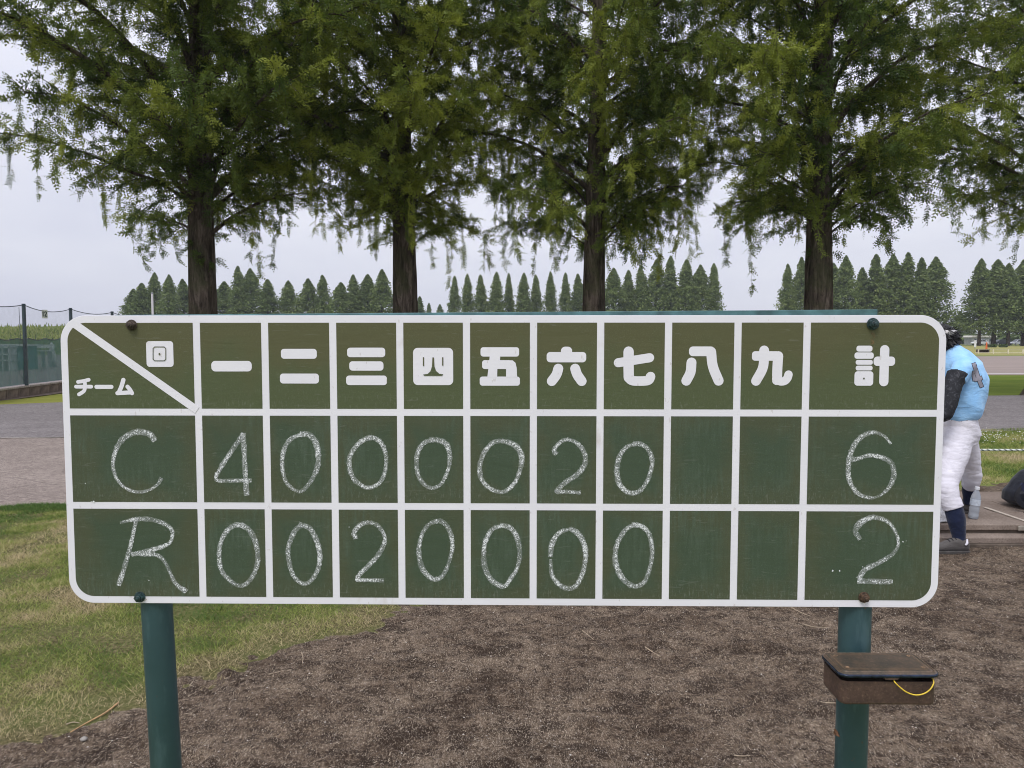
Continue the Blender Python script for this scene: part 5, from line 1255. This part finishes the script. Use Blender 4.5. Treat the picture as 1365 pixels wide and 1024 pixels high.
# body (skin): one continuous figure under the clothes
b = MB()
loft_mb(b, [sec(3.51, 5.88, 0.80, .11, .15), sec(3.51, 5.88, 0.98, .105, .15), sec(3.52, 5.88, 1.20, .115, .16, .15), sec(3.50, 5.89, 1.38, .11, .175, .4), sec(3.45, 5.90, 1.49, .07, .10, .6)])
limb(b, [tuple(W(3.47, 5.90, 1.46)), tuple(W(3.42, 5.91, 1.54)), tuple(W(3.39, 5.92, 1.58))], [0.062, 0.055, 0.06])
ball(b, tuple(W(3.365, 5.925, 1.60)), 0.095, 1.05, 0.86, 1.12)
hd = W(3.365, 5.925, 1.60)
ball(b, tuple(hd + FWD * 0.045 + Vector((0, 0, -0.055))), 0.062, 1, .85, .9)              # jaw
limb(b, [tuple(hd + FWD * 0.085 + Vector((0, 0, .0))), tuple(hd + FWD * 0.118 + Vector((0, 0, -0.03)))], [0.012, 0.014], 8)   # nose
for s in (-1, 1):
    e = hd + LFT * s * 0.082 - FWD * 0.012 + Vector((0, 0, -0.02)); ball(b, tuple(e), 0.022, .7, .45, 1.25)
limb(b, [tuple(W(3.46, 5.75, 1.40)), tuple(W(3.33, 5.66, 1.24)), tuple(W(3.275, 5.62, 1.07)), tuple(W(3.16, 5.70, 1.02)), tuple(W(3.05, 5.77, 1.06))], [0.048, 0.042, 0.042, 0.036, 0.028])
limb(b, [tuple(W(3.54, 6.06, 1.41)), tuple(W(3.47, 6.13, 1.20)), tuple(W(3.40, 6.16, 1.08)), tuple(W(3.24, 6.10, 1.02)), tuple(W(3.10, 6.00, 1.07))], [0.055, 0.048, 0.042, 0.036, 0.028])
limb(b, [tuple(W(3.46, 5.79, 0.86)), tuple(W(3.30, 5.62, 0.53)), tuple(W(3.305, 5.55, 0.34)), tuple(W(3.333, 5.525, 0.14))], [0.085, 0.056, 0.05, 0.034])
limb(b, [tuple(W(3.60, 5.98, 0.86)), tuple(W(3.745, 6.075, 0.54)), tuple(W(3.79, 6.155, 0.38)), tuple(W(3.81, 6.18, 0.25))], [0.085, 0.055, 0.045, 0.034])
def hand(mb, w_, dirv, up):
    side = dirv.cross(up).normalized()
    limb(mb, [tuple(w_), tuple(w_ + dirv * 0.04), tuple(w_ + dirv * 0.085)], [0.024, 0.034, 0.032], 10)
    for i, (o_, L) in enumerate([(-.027, .062), (-.009, .072), (.009, .068), (.026, .052)]):
        r0 = w_ + dirv * 0.08 + side * o_; limb(mb, [tuple(r0), tuple(r0 + dirv * L * .5 - up * .008), tuple(r0 + dirv * L * .8 - up * .03)], [.0095, .009, .0075], 8)
    r0 = w_ + dirv * 0.03 - side * .03; limb(mb, [tuple(r0), tuple(r0 - side * .025 + dirv * .025), tuple(r0 - side * .022 + dirv * .055 - up * .01)], [.012, .0105, .009], 8)
hand(b, W(3.05, 5.77, 1.06), (FWD * .95 + Vector((0, 0, .1))).normalized(), Vector((0, 0, 1)))
hand(b, W(3.10, 6.00, 1.07), (FWD * .9 - LFT * -.3).normalized(), Vector((0, 0, 1)))
fuse(b, "body", M_SKIN, person, 0.009, 2)
for s in (-1, 1):
    e = hd + FWD * 0.092 + LFT * s * 0.033 + Vector((0, 0, 0.005)); k = MB(); ball(k, tuple(e), 0.012); k.build("eye", simple("eye_white", (0.7, 0.68, 0.65), 0.3, 0.03, bump=0), person, smooth=True)
k = MB(); limb(k, [tuple(hd + FWD * 0.103 + LFT * t + Vector((0, 0, -0.072))) for t in (-0.022, 0, 0.022)], [0.004, 0.006, 0.004], 8); k.build("mouth", simple("lips", (0.40, 0.16, 0.13), 0.5, 0.05), person, smooth=True)

# jersey with short raglan sleeves, loose over the belt
def fold(amp, fx, fz):
    def f(c):
        r_ = np.array([mnoise.noise(Vector((float(p[0] * fx + p[2] * 6), float(p[1] * fx), float(p[2] * fz)))) for p in c]); r2 = np.array([mnoise.noise(Vector((float(p[0] * fx * 2.3), float(p[1] * fx * 2.3 - p[2] * 9), float(p[2] * fz * 2.2 + 5)))) for p in c])
        return amp * (r_ + 0.5 * r2)
    return f
j = MB()
loft_mb(j, [sec(3.520, 5.87, 0.972, .118, .175), sec(3.525, 5.87, 1.00, .133, .188), sec(3.535, 5.87, 1.06, .150, .20, .03), sec(3.545, 5.88, 1.16, .162, .21, .08), sec(3.540, 5.885, 1.27, .172, .215, .18), sec(3.520, 5.89, 1.37, .158, .215, .35), sec(3.480, 5.895, 1.45, .115, .185, .55), sec(3.445, 5.90, 1.505, .080, .10, .7), sec(3.43, 5.905, 1.525, .068, .072, .7)])
limb(j, [tuple(W(3.47, 5.74, 1.40)), tuple(W(3.41, 5.69, 1.36)), tuple(W(3.36, 5.665, 1.29))], [0.085, 0.078, 0.070])
limb(j, [tuple(W(3.56, 6.02, 1.40)), tuple(W(3.55, 6.09, 1.33)), tuple(W(3.52, 6.12, 1.25))], [0.085, 0.078, 0.072])
jersey = fuse(j, "jersey", M_JERSEY, person, 0.009, 5, fold(0.013, 5.5, 1.8))
# dark undershirt sleeves
s1 = MB(); limb(s1, [tuple(W(3.375, 5.675, 1.345)), tuple(W(3.315, 5.64, 1.22)), tuple(W(3.277, 5.618, 1.075)), tuple(W(3.24, 5.645, 1.02)), tuple(W(3.12, 5.725, 1.035))], [0.073, 0.062, 0.053, 0.047, 0.036]); fuse(s1, "undershirt_sleeve", M_CAMO, person, 0.008, 2, fold(0.006, 14, 10))
s1 = MB(); limb(s1, [tuple(W(3.54, 6.09, 1.32)), tuple(W(3.47, 6.13, 1.20)), tuple(W(3.40, 6.16, 1.08)), tuple(W(3.26, 6.11, 1.02)), tuple(W(3.16, 6.04, 1.05))], [0.066, 0.060, 0.052, 0.046, 0.036]); fuse(s1, "undershirt_sleeve", M_CAMO, person, 0.008, 2, fold(0.006, 14, 10))
def crease(amp, base):
    def f(c):
        o_ = base(c); r_ = []
        for p in c:
            n1 = mnoise.noise(Vector((float(p[0] * 3.5 + p[2] * 2), float(p[1] * 3.5), float(p[2] * 15)))); n2 = mnoise.noise(Vector((float(p[0] * 5 - p[2] * 5 + 9), float(p[1] * 4), float(p[2] * 26 + 3))))
            k_ = 0.35 + 0.65 * math.exp(-((p[2] - 0.50) / 0.10) ** 2) + 0.5 * math.exp(-((p[2] - 0.80) / 0.07) ** 2); r_.append(((1 - abs(n1)) ** 5 + 0.6 * (1 - abs(n2)) ** 6 - 0.35) * k_)
        return o_ - amp * np.array(r_)
    return f
# trousers
t = MB()
loft_mb(t, [sec(3.515, 5.87, 1.005, .118, .165), sec(3.515, 5.87, 0.94, .132, .178), sec(3.53, 5.88, 0.86, .146, .186), sec(3.53, 5.88, 0.78, .128, .178)])
limb(t, [tuple(W(3.47, 5.795, 0.86)), tuple(W(3.385, 5.70, 0.70)), tuple(W(3.30, 5.62, 0.54)), tuple(W(3.275, 5.575, 0.44)), tuple(W(3.305, 5.545, 0.335))], [0.116, 0.098, 0.080, 0.075, 0.074], 20)
limb(t, [tuple(W(3.59, 5.97, 0.86)), tuple(W(3.67, 6.02, 0.70)), tuple(W(3.74, 6.07, 0.55)), tuple(W(3.77, 6.10, 0.46)), tuple(W(3.79, 6.15, 0.385))], [0.114, 0.096, 0.079, 0.073, 0.063], 20)
fuse(t, "trousers", M_PANTS, person, 0.0075, 3, crease(0.0055, fold(0.004, 4, 7)))
# belt, back pocket
bl = MB(); loft_mb(bl, [sec(3.515, 5.87, 0.972, .124, .171), sec(3.515, 5.87, 1.008, .122, .168)], False, False); bl.build("belt", M_NAVY, person, smooth=True)
# socks, shoes
def sock(pts, rad): k = MB(); limb(k, pts, rad, 18); return fuse(k, "sock", M_NAVY, person, 0.007, 2, fold(0.003, 20, 22))
sock([tuple(W(3.295, 5.560, 0.39)), tuple(W(3.303, 5.548, 0.34)), tuple(W(3.32, 5.535, 0.25)), tuple(W(3.335, 5.525, 0.14)), tuple(W(3.335, 5.52, 0.085))], [0.058, 0.064, 0.064, 0.047, 0.045])
sock([tuple(W(3.785, 6.14, 0.46)), tuple(W(3.805, 6.17, 0.33)), tuple(W(3.81, 6.18, 0.25)), tuple(W(3.81, 6.18, 0.225))], [0.062, 0.056, 0.046, 0.045])
def shoe(heel, z, d, L=0.285):
    d = d.normalized(); s = Vector((0, 0, 1)).cross(d); up = Vector((0, 0, 1)); k = MB(); prof = [(0.0, .030, .055, .030), (0.03, .036, .075, .040), (0.08, .040, .085, .048), (0.13, .042, .070, .052), (0.18, .046, .050, .056), (0.235, .047, .036, .050), (0.275, .034, .026, .034), (0.288, .018, .016, .018)]
    rings = []
    for (u, w, h, zz) in prof:
        c = heel + d * u * (L / .288) + up * (z + 0.016 + h * .62); rings.append(ell(c, s * w, up * h * .62, 18, 2.6))
    loft_mb(k, rings); o = fuse(k, "shoe", M_SHOE, person, 0.006, 2)
    so = MB(); pr = []
    for (u, w, h, zz) in [(-0.006, .020, 0, 0)] + prof: pr.append((u, w + .004))
    poly_ = [heel + d * u * (L / .288) + s * w for u, w in pr] + [heel + d * u * (L / .288) - s * w for u, w in pr[::-1]]
    n_ = len(poly_); V = [tuple(p + up * z) for p in poly_] + [tuple(p + up * (z + .022)) for p in poly_]
    so.add(V, [list(range(n_)), [n_ + i for i in range(n_)][::-1]] + [(i, (i + 1) % n_, n_ + (i + 1) % n_, n_ + i) for i in range(n_)]); so.build("sole", M_SOLE, o, bevel=0.004)
    for u in (0.10, 0.122, 0.144): c = heel + d * u + up * (z + .016 + np.interp(u, [p[0] for p in prof], [p[2] for p in prof]) * 1.24 + .001); lc = MB(); lc.tube([tuple(c - s * .028 - up * .008), tuple(c + up * .002), tuple(c + s * .028 - up * .008)], [.0035] * 3, 6); lc.build("lace", M_BLACK, o)
    return o
shoe(W(3.395, 5.505, 0), 0.012, Vector((-0.97, 0.05, 0)))
shoe(W(3.865, 6.155, 0), 0.152, Vector((-0.72, 0.5, 0)))
k = MB(); limb(k, [tuple(W(3.378, 5.49, 0.118)), tuple(W(3.366, 5.47, 0.095)), tuple(W(3.352, 5.465, 0.080))], [.006, .009, .006], 8); k.build("sock_liner", M_PANTS, person, smooth=True)
# hair: cap of locks
hb_ = MB(); ball(hb_, tuple(hd - FWD * 0.022 + Vector((0, 0, 0.012))), 0.103, 1.03, .95, 1.08)
o = fuse(hb_, "hair", simple("black_hair", (0.010, 0.009, 0.010), 0.5, 0.3, 90, 0.6, 160, 0.003), person, 0.007, 1, fold(0.010, 24, 24))
V = []; F = []
for i in range(620):
    th = rng.random() * 6.283; el = rng.uniform(-0.75, 0.85); d = -FWD * 0.55 + Vector((math.cos(th) * math.cos(el), math.sin(th) * math.cos(el), math.sin(el)))
    if d.dot(FWD) > 0.35: continue
    d.normalize(); p = hd - FWD * 0.022 + Vector((d.x * .104, d.y * .098, d.z * .108 + .012)); t_ = (d * 0.5 - FWD * .5 + Vector((rng.normal(0, .45), rng.normal(0, .45), -0.55 + rng.normal(0, .35)))).normalized() * (0.025 + 0.03 * rng.random())
    s = t_.cross(d); s = s.normalized() * 0.006 if s.length > 1e-5 else Vector((.006, 0, 0)); b_ = len(V); V += [tuple(p - s), tuple(p + s), tuple(p + t_ * .6 + s * .7), tuple(p + t_ * .6 - s * .7), tuple(p + t_)]; F += [[b_, b_ + 1, b_ + 2, b_ + 3], [b_ + 3, b_ + 2, b_ + 4]]
MB().add(V, F).build("locks", o.data.materials[0], o)
# sun visor
vz = MB(); up = Vector((0, 0, 1)); hc = hd + up * 0.052 - FWD * .012
loft_mb(vz, [ell(hc - up * .018, FWD * .112, LFT * .100, 24), ell(hc + up * .020, FWD * .110, LFT * .098, 24)], False, False)
vis = vz.build("visor_band", simple("visor_white", (0.62, 0.6, 0.6), 0.7, 0.05), person, smooth=True); so_ = vis.modifiers.new("t", 'SOLIDIFY'); so_.thickness = 0.003
V = [];
for i in range(13): a_ = R(-70 + 140 * i / 12); V += [tuple(hc - up * .01 + FWD * .108 * math.cos(a_) + LFT * .098 * math.sin(a_)), tuple(hc - up * (.022) + FWD * (.108 + .07 * math.cos(a_)) * math.cos(a_) + FWD * .02 * math.cos(a_) + LFT * .098 * math.sin(a_))]
MB().add(V, [(2 * i, 2 * i + 1, 2 * i + 3, 2 * i + 2) for i in range(12)]).build("visor_brim", M_BLACK, vis).modifiers.new("t", 'SOLIDIFY').thickness = 0.003
# neck trim
nt = MB(); limb(nt, [tuple(W(3.425, 5.905, 1.528) + FWD * .066 * math.cos(a_) + LFT * .07 * math.sin(a_) - up * .04 * math.cos(a_)) for a_ in np.linspace(0, 6.283, 13)], [.006, .006], 8); nt.build("collar", simple("navy_trim", (0.02, 0.03, 0.08), 0.8, 0.1), person, smooth=True)
# jersey number 4, printed on the cloth
bpy.context.view_layer.update()
bvh = BVHTree.FromPolygons([v.co.copy() for v in jersey.data.vertices], [tuple(p.vertices) for p in jersey.data.polygons])
def print_on(name, strokes, mat, off, grow=0.0):
    V = []; F = []
    for pts, w in strokes:
        q = np.array([(1240 + a_ / 7.31, 420 + c_ / 7.31) for a_, c_ in pts]); m_ = 14; qq = np.array([[np.interp(t_, np.linspace(0, 1, len(q)), q[:, c]) for c in (0, 1)] for t_ in np.linspace(0, 1, m_)])
        d_ = np.gradient(qq, axis=0); d_ /= np.linalg.norm(d_, axis=1)[:, None]; qq[0] -= d_[0] * grow; qq[-1] += d_[-1] * grow; nn = np.stack([-d_[:, 1], d_[:, 0]], -1); ww = w / 7.31 / 2 + grow; b_ = len(V); ok = True
        for i in range(m_):
            for s in np.linspace(-1, 1, 5):
                x, y = qq[i] + nn[i] * s * ww; r_ = ray(x, y).normalized(); h_ = bvh.ray_cast(Vector((0, 0, EYE)) - PB, r_)
                if h_[0] is None: h_ = (W(3.6, 5.8, 1.2),) ; ok = False
                V.append(tuple(h_[0] - r_ * off))
        for i in range(m_ - 1):
            for s in range(4): k = b_ + i * 5 + s; F.append((k, k + 1, k + 6, k + 5))
        off += 0.0004
    if V: mesh_np(name, V, np.array(F), mat, jersey, smooth=True)
four = [([(424, 470), (440, 520), (462, 590), (482, 650), (503, 702)], 34), ([(430, 550), (424, 585), (432, 640)], 30), ([(432, 632), (470, 622), (504, 612)], 34)]
print_on("number_outline", four, simple("number_edge", (0.03, 0.03, 0.045), 0.8, 0.1), 0.0018, 0.75)
print_on("number_print", four, simple("number_grey", (0.30, 0.29, 0.34), 0.8, 0.06), 0.0036, 0.0)

# ================================================================== PROPS on the terrace
# backpack
bp0 = G(1353, 682, 0.15); bpk = empty("backpack", (bp0.x + 0.27, bp0.y + 0.18, 0.152), R(12), label="dark navy sports backpack slumped on the stone terrace at the right edge", cat="backpack")
M_BAG = cloth("navy_nylon", (0.006, 0.007, 0.012), (0.014, 0.016, 0.026), 7, 0.5, 0.3)
M_BAG2 = cloth("blue_nylon", (0.012, 0.016, 0.045), (0.022, 0.028, 0.07), 7, 0.5, 0.3)
k = MB(); rg = []
for (z, fx, fy, cx) in [(0.01, .19, .15, .02), (0.06, .235, .185, .0), (0.14, .235, .185, .01), (0.22, .20, .16, .04), (0.30, .155, .13, .085), (0.355, .09, .085, .12), (0.37, .04, .04, .13)]: rg.append(ell((cx, 0, z), Vector((fx, 0, 0)), Vector((0, fy, 0)), 22, 2.6))
loft_mb(k, rg); fuse(k, "bag_body", M_BAG, bpk, 0.010, 4, fold(0.016, 4, 5))
k = MB(); loft_mb(k, [ell((0.03 + 0.02 * i, -.14 - .035 * math.sin(i / 4 * 3.14), 0.07 + 0.045 * i), Vector((.15 - .008 * i, 0, 0)), Vector((0, .06, 0)), 18, 2.5) for i in range(5)]); fuse(k, "front_pocket", M_BAG, bpk, 0.009, 3, fold(0.008, 6, 8))
k = MB(); limb(k, [(-0.10, -.06, .25), (-.02, -.10, .325), (0.08, -.10, .365), (0.17, -.06, .36)], [.022, .03, .03, .02]); fuse(k, "top_flap", M_BAG2, bpk, 0.008, 2, fold(0.004, 8, 8))
def strap(name, pts, w, mat, th=0.008):
    q = catmull(pts, 6); tt = np.gradient(q, axis=0); V = []; F = []
    for i in range(len(q)):
        d = Vector(tt[i]).normalized(); s = d.cross(Vector((0, 1, 0.25))).normalized() * w / 2; nrm = s.cross(d).normalized() * th / 2; p = Vector(q[i]); V += [tuple(p - s - nrm), tuple(p + s - nrm), tuple(p + s + nrm), tuple(p - s + nrm)]
        if i: b_ = 4 * i; F += [(b_ - 4 + a_, b_ - 4 + (a_ + 1) % 4, b_ + (a_ + 1) % 4, b_ + a_) for a_ in range(4)]
    F += [(0, 1, 2, 3), tuple(len(V) - 4 + a_ for a_ in (3, 2, 1, 0))]
    return MB().add(V, F).build(name, mat, bpk, smooth=False)
strap("shoulder_strap", [(-0.14, -.12, .12), (-.22, -.15, .175), (-.29, -.15, .23)], .05, M_BAG2, .014)
strap("shoulder_strap", [(-.28, -.15, .215), (-.32, -.15, .165), (-.31, -.15, .11), (-.26, -.16, .06), (-.16, -.18, .02), (0.0, -.20, .012)], .045, M_BAG, .010)
strap("carry_loop", [(-.13, -.04, .20), (-.185, -.06, .225), (-.16, -.08, .17), (-.09, -.09, .16)], .018, M_BAG, .005)
flat("small_logo_print", [pstroke([(-0.085, 0.055), (-0.065, 0.045), (-0.05, 0.052)], 0.006), pstroke([(-0.078, 0.044), (-0.055, 0.060), (-0.045, 0.040)], 0.005)], simple("logo_white", (0.6, 0.6, 0.6), 0.7), bpk, -0.2155)
for pts in ([(-.20, -.135, .04), (-.19, -.13, .14), (-.12, -.11, .24), (-.03, -.09, .32)], [(.02, -.20, .03), (.04, -.195, .14), (.07, -.165, .24), (.10, -.10, .33)], [(-.14, -.175, .12), (-.02, -.205, .13), (.12, -.20, .12)]):
    MB().tube(catmull(pts, 5), 0.005, 6).build("piping", M_BAG2, bpk, smooth=True)
strap("compression_strap", [(-.19, -.14, .165), (-.10, -.175, .175), (.02, -.19, .17), (.14, -.18, .16)], .022, M_BLACK, .004)
MB().box((-.04, -.196, .172), (.035, .012, .028)).build("buckle", M_BLACK, bpk, bevel=0.003)
# bottle
bt0 = P(1297, 690, 6.0); bt = empty("water_bottle", (bt0.x, 6.0, 0.153), label="clear plastic water bottle with white cap standing by the player's legs", cat="bottle")
mb_ = MT("clear_plastic"); mb_.col((0.62, 0.66, 0.72)); mb_.set(Roughness=0.12, IOR=1.3); mb_.b.inputs['Transmission Weight'].default_value = 0.55; M_PET = mb_.m
MB().lathe([(0.026, 0), (0.033, 0.004), (0.034, 0.03), (0.031, 0.04), (0.034, 0.05), (0.034, 0.075), (0.031, 0.082), (0.034, 0.09), (0.034, 0.135), (0.030, 0.155), (0.018, 0.185), (0.013, 0.195), (0.013, 0.20)], n=20).build("bottle_body", M_PET, bt, smooth=True)
MB().lathe([(0.0165, 0.197), (0.0165, 0.214), (0.014, 0.217)], n=18).build("cap", simple("white_cap", (0.7, 0.72, 0.75), 0.4, 0.03), bt)
MB().lathe([(0.0345, 0.092), (0.0345, 0.132)], n=20).build("label_band", simple("pale_label", (0.5, 0.55, 0.62), 0.4, 0.1, 60), bt)
bt.rotation_euler = (0, R(6), 0); bt.scale = (1.1, 1.1, 1.2)
# cooler box and white bag half hidden by the board, black bag on the soil
c0 = G(1248, 690, 0.15); cl = empty("cooler_box", (c0.x - 0.08, c0.y + 0.12, 0.152), R(6), label="navy cooler box with white lid behind the player's near leg", cat="cooler")
MB().box((0, 0, 0.09), (0.34, 0.24, 0.18)).build("cooler_body", cloth("navy_plastic", (0.015, 0.022, 0.04), (0.022, 0.03, 0.05), 5, .5, .05), cl, bevel=0.012); MB().box((0, 0, 0.205), (0.36, 0.26, 0.05)).build("lid", simple("cooler_lid", (0.55, 0.56, 0.58), 0.5, 0.04), cl, bevel=0.012)
MB().tube([(-.17, -.10, .14), (-.17, -.13, .26), (.17, -.13, .26), (.17, -.10, .14)], [.008] * 4, 8).build("handle", M_BAG, cl)
w0 = G(1252, 698, 0.15); wb = empty("white_bag", (w0.x - 0.03, w0.y + 0.06, 0.152), R(-10), label="crumpled white carrier bag on the terrace beside the board's right edge", cat="bag")
k = MB(); loft_mb(k, [ell((0, 0, z), Vector((fx, 0, 0)), Vector((0, fy, 0)), 18, 3) for z, fx, fy in [(0.004, .125, .05), (.05, .12, .05), (.12, .105, .04), (.18, .09, .022), (.20, .085, .014)]]); fuse(k, "bag_body", cloth("white_plastic_bag", (0.62, 0.62, 0.63), (0.75, 0.75, 0.76), 20, .5, .6), wb, 0.009, 2, fold(0.009, 16, 16))
b0 = G(1250, 744, 0.0); kb = empty("black_bag", (b0.x - 0.07, b0.y + 0.08, 0.01), label="black bag on the soil just left of the player's shoe", cat="bag")
k = MB(); ball(k, (0, 0, 0.075), 0.10, 1.1, .8, .82); fuse(k, "bag_body", M_BLACK, kb, 0.009, 2, fold(0.008, 14, 14)); MB().tube([(-.05, 0, .15), (-.03, 0, .20), (.03, 0, .20), (.05, 0, .15)], [.006] * 4, 6).build("handle", M_BLACK, kb)

# ================================================================== AIR: thin haze round the whole place
hz_ = MB().box((0, 0, 0), (1, 1, 1)).build("haze"); hz_.scale = (1300, 1300, 28.0); hz_.location = (0, 0, 12.9); tag(hz_, "thin pale haze filling the air over the whole sports ground", "haze", kind='stuff')
hm = bpy.data.materials.new("haze_air"); hm.use_nodes = True; hn = hm.node_tree.nodes; hn.clear(); ho = hn.new('ShaderNodeOutputMaterial'); hv = hn.new('ShaderNodeVolumePrincipled')
hv.inputs['Color'].default_value = (0.86, 0.90, 1.0, 1); hv.inputs['Density'].default_value = 0.0003; hv.inputs['Anisotropy'].default_value = 0.2
hm.node_tree.links.new(hv.outputs[0], ho.inputs['Volume']); hz_.data.materials.append(hm)
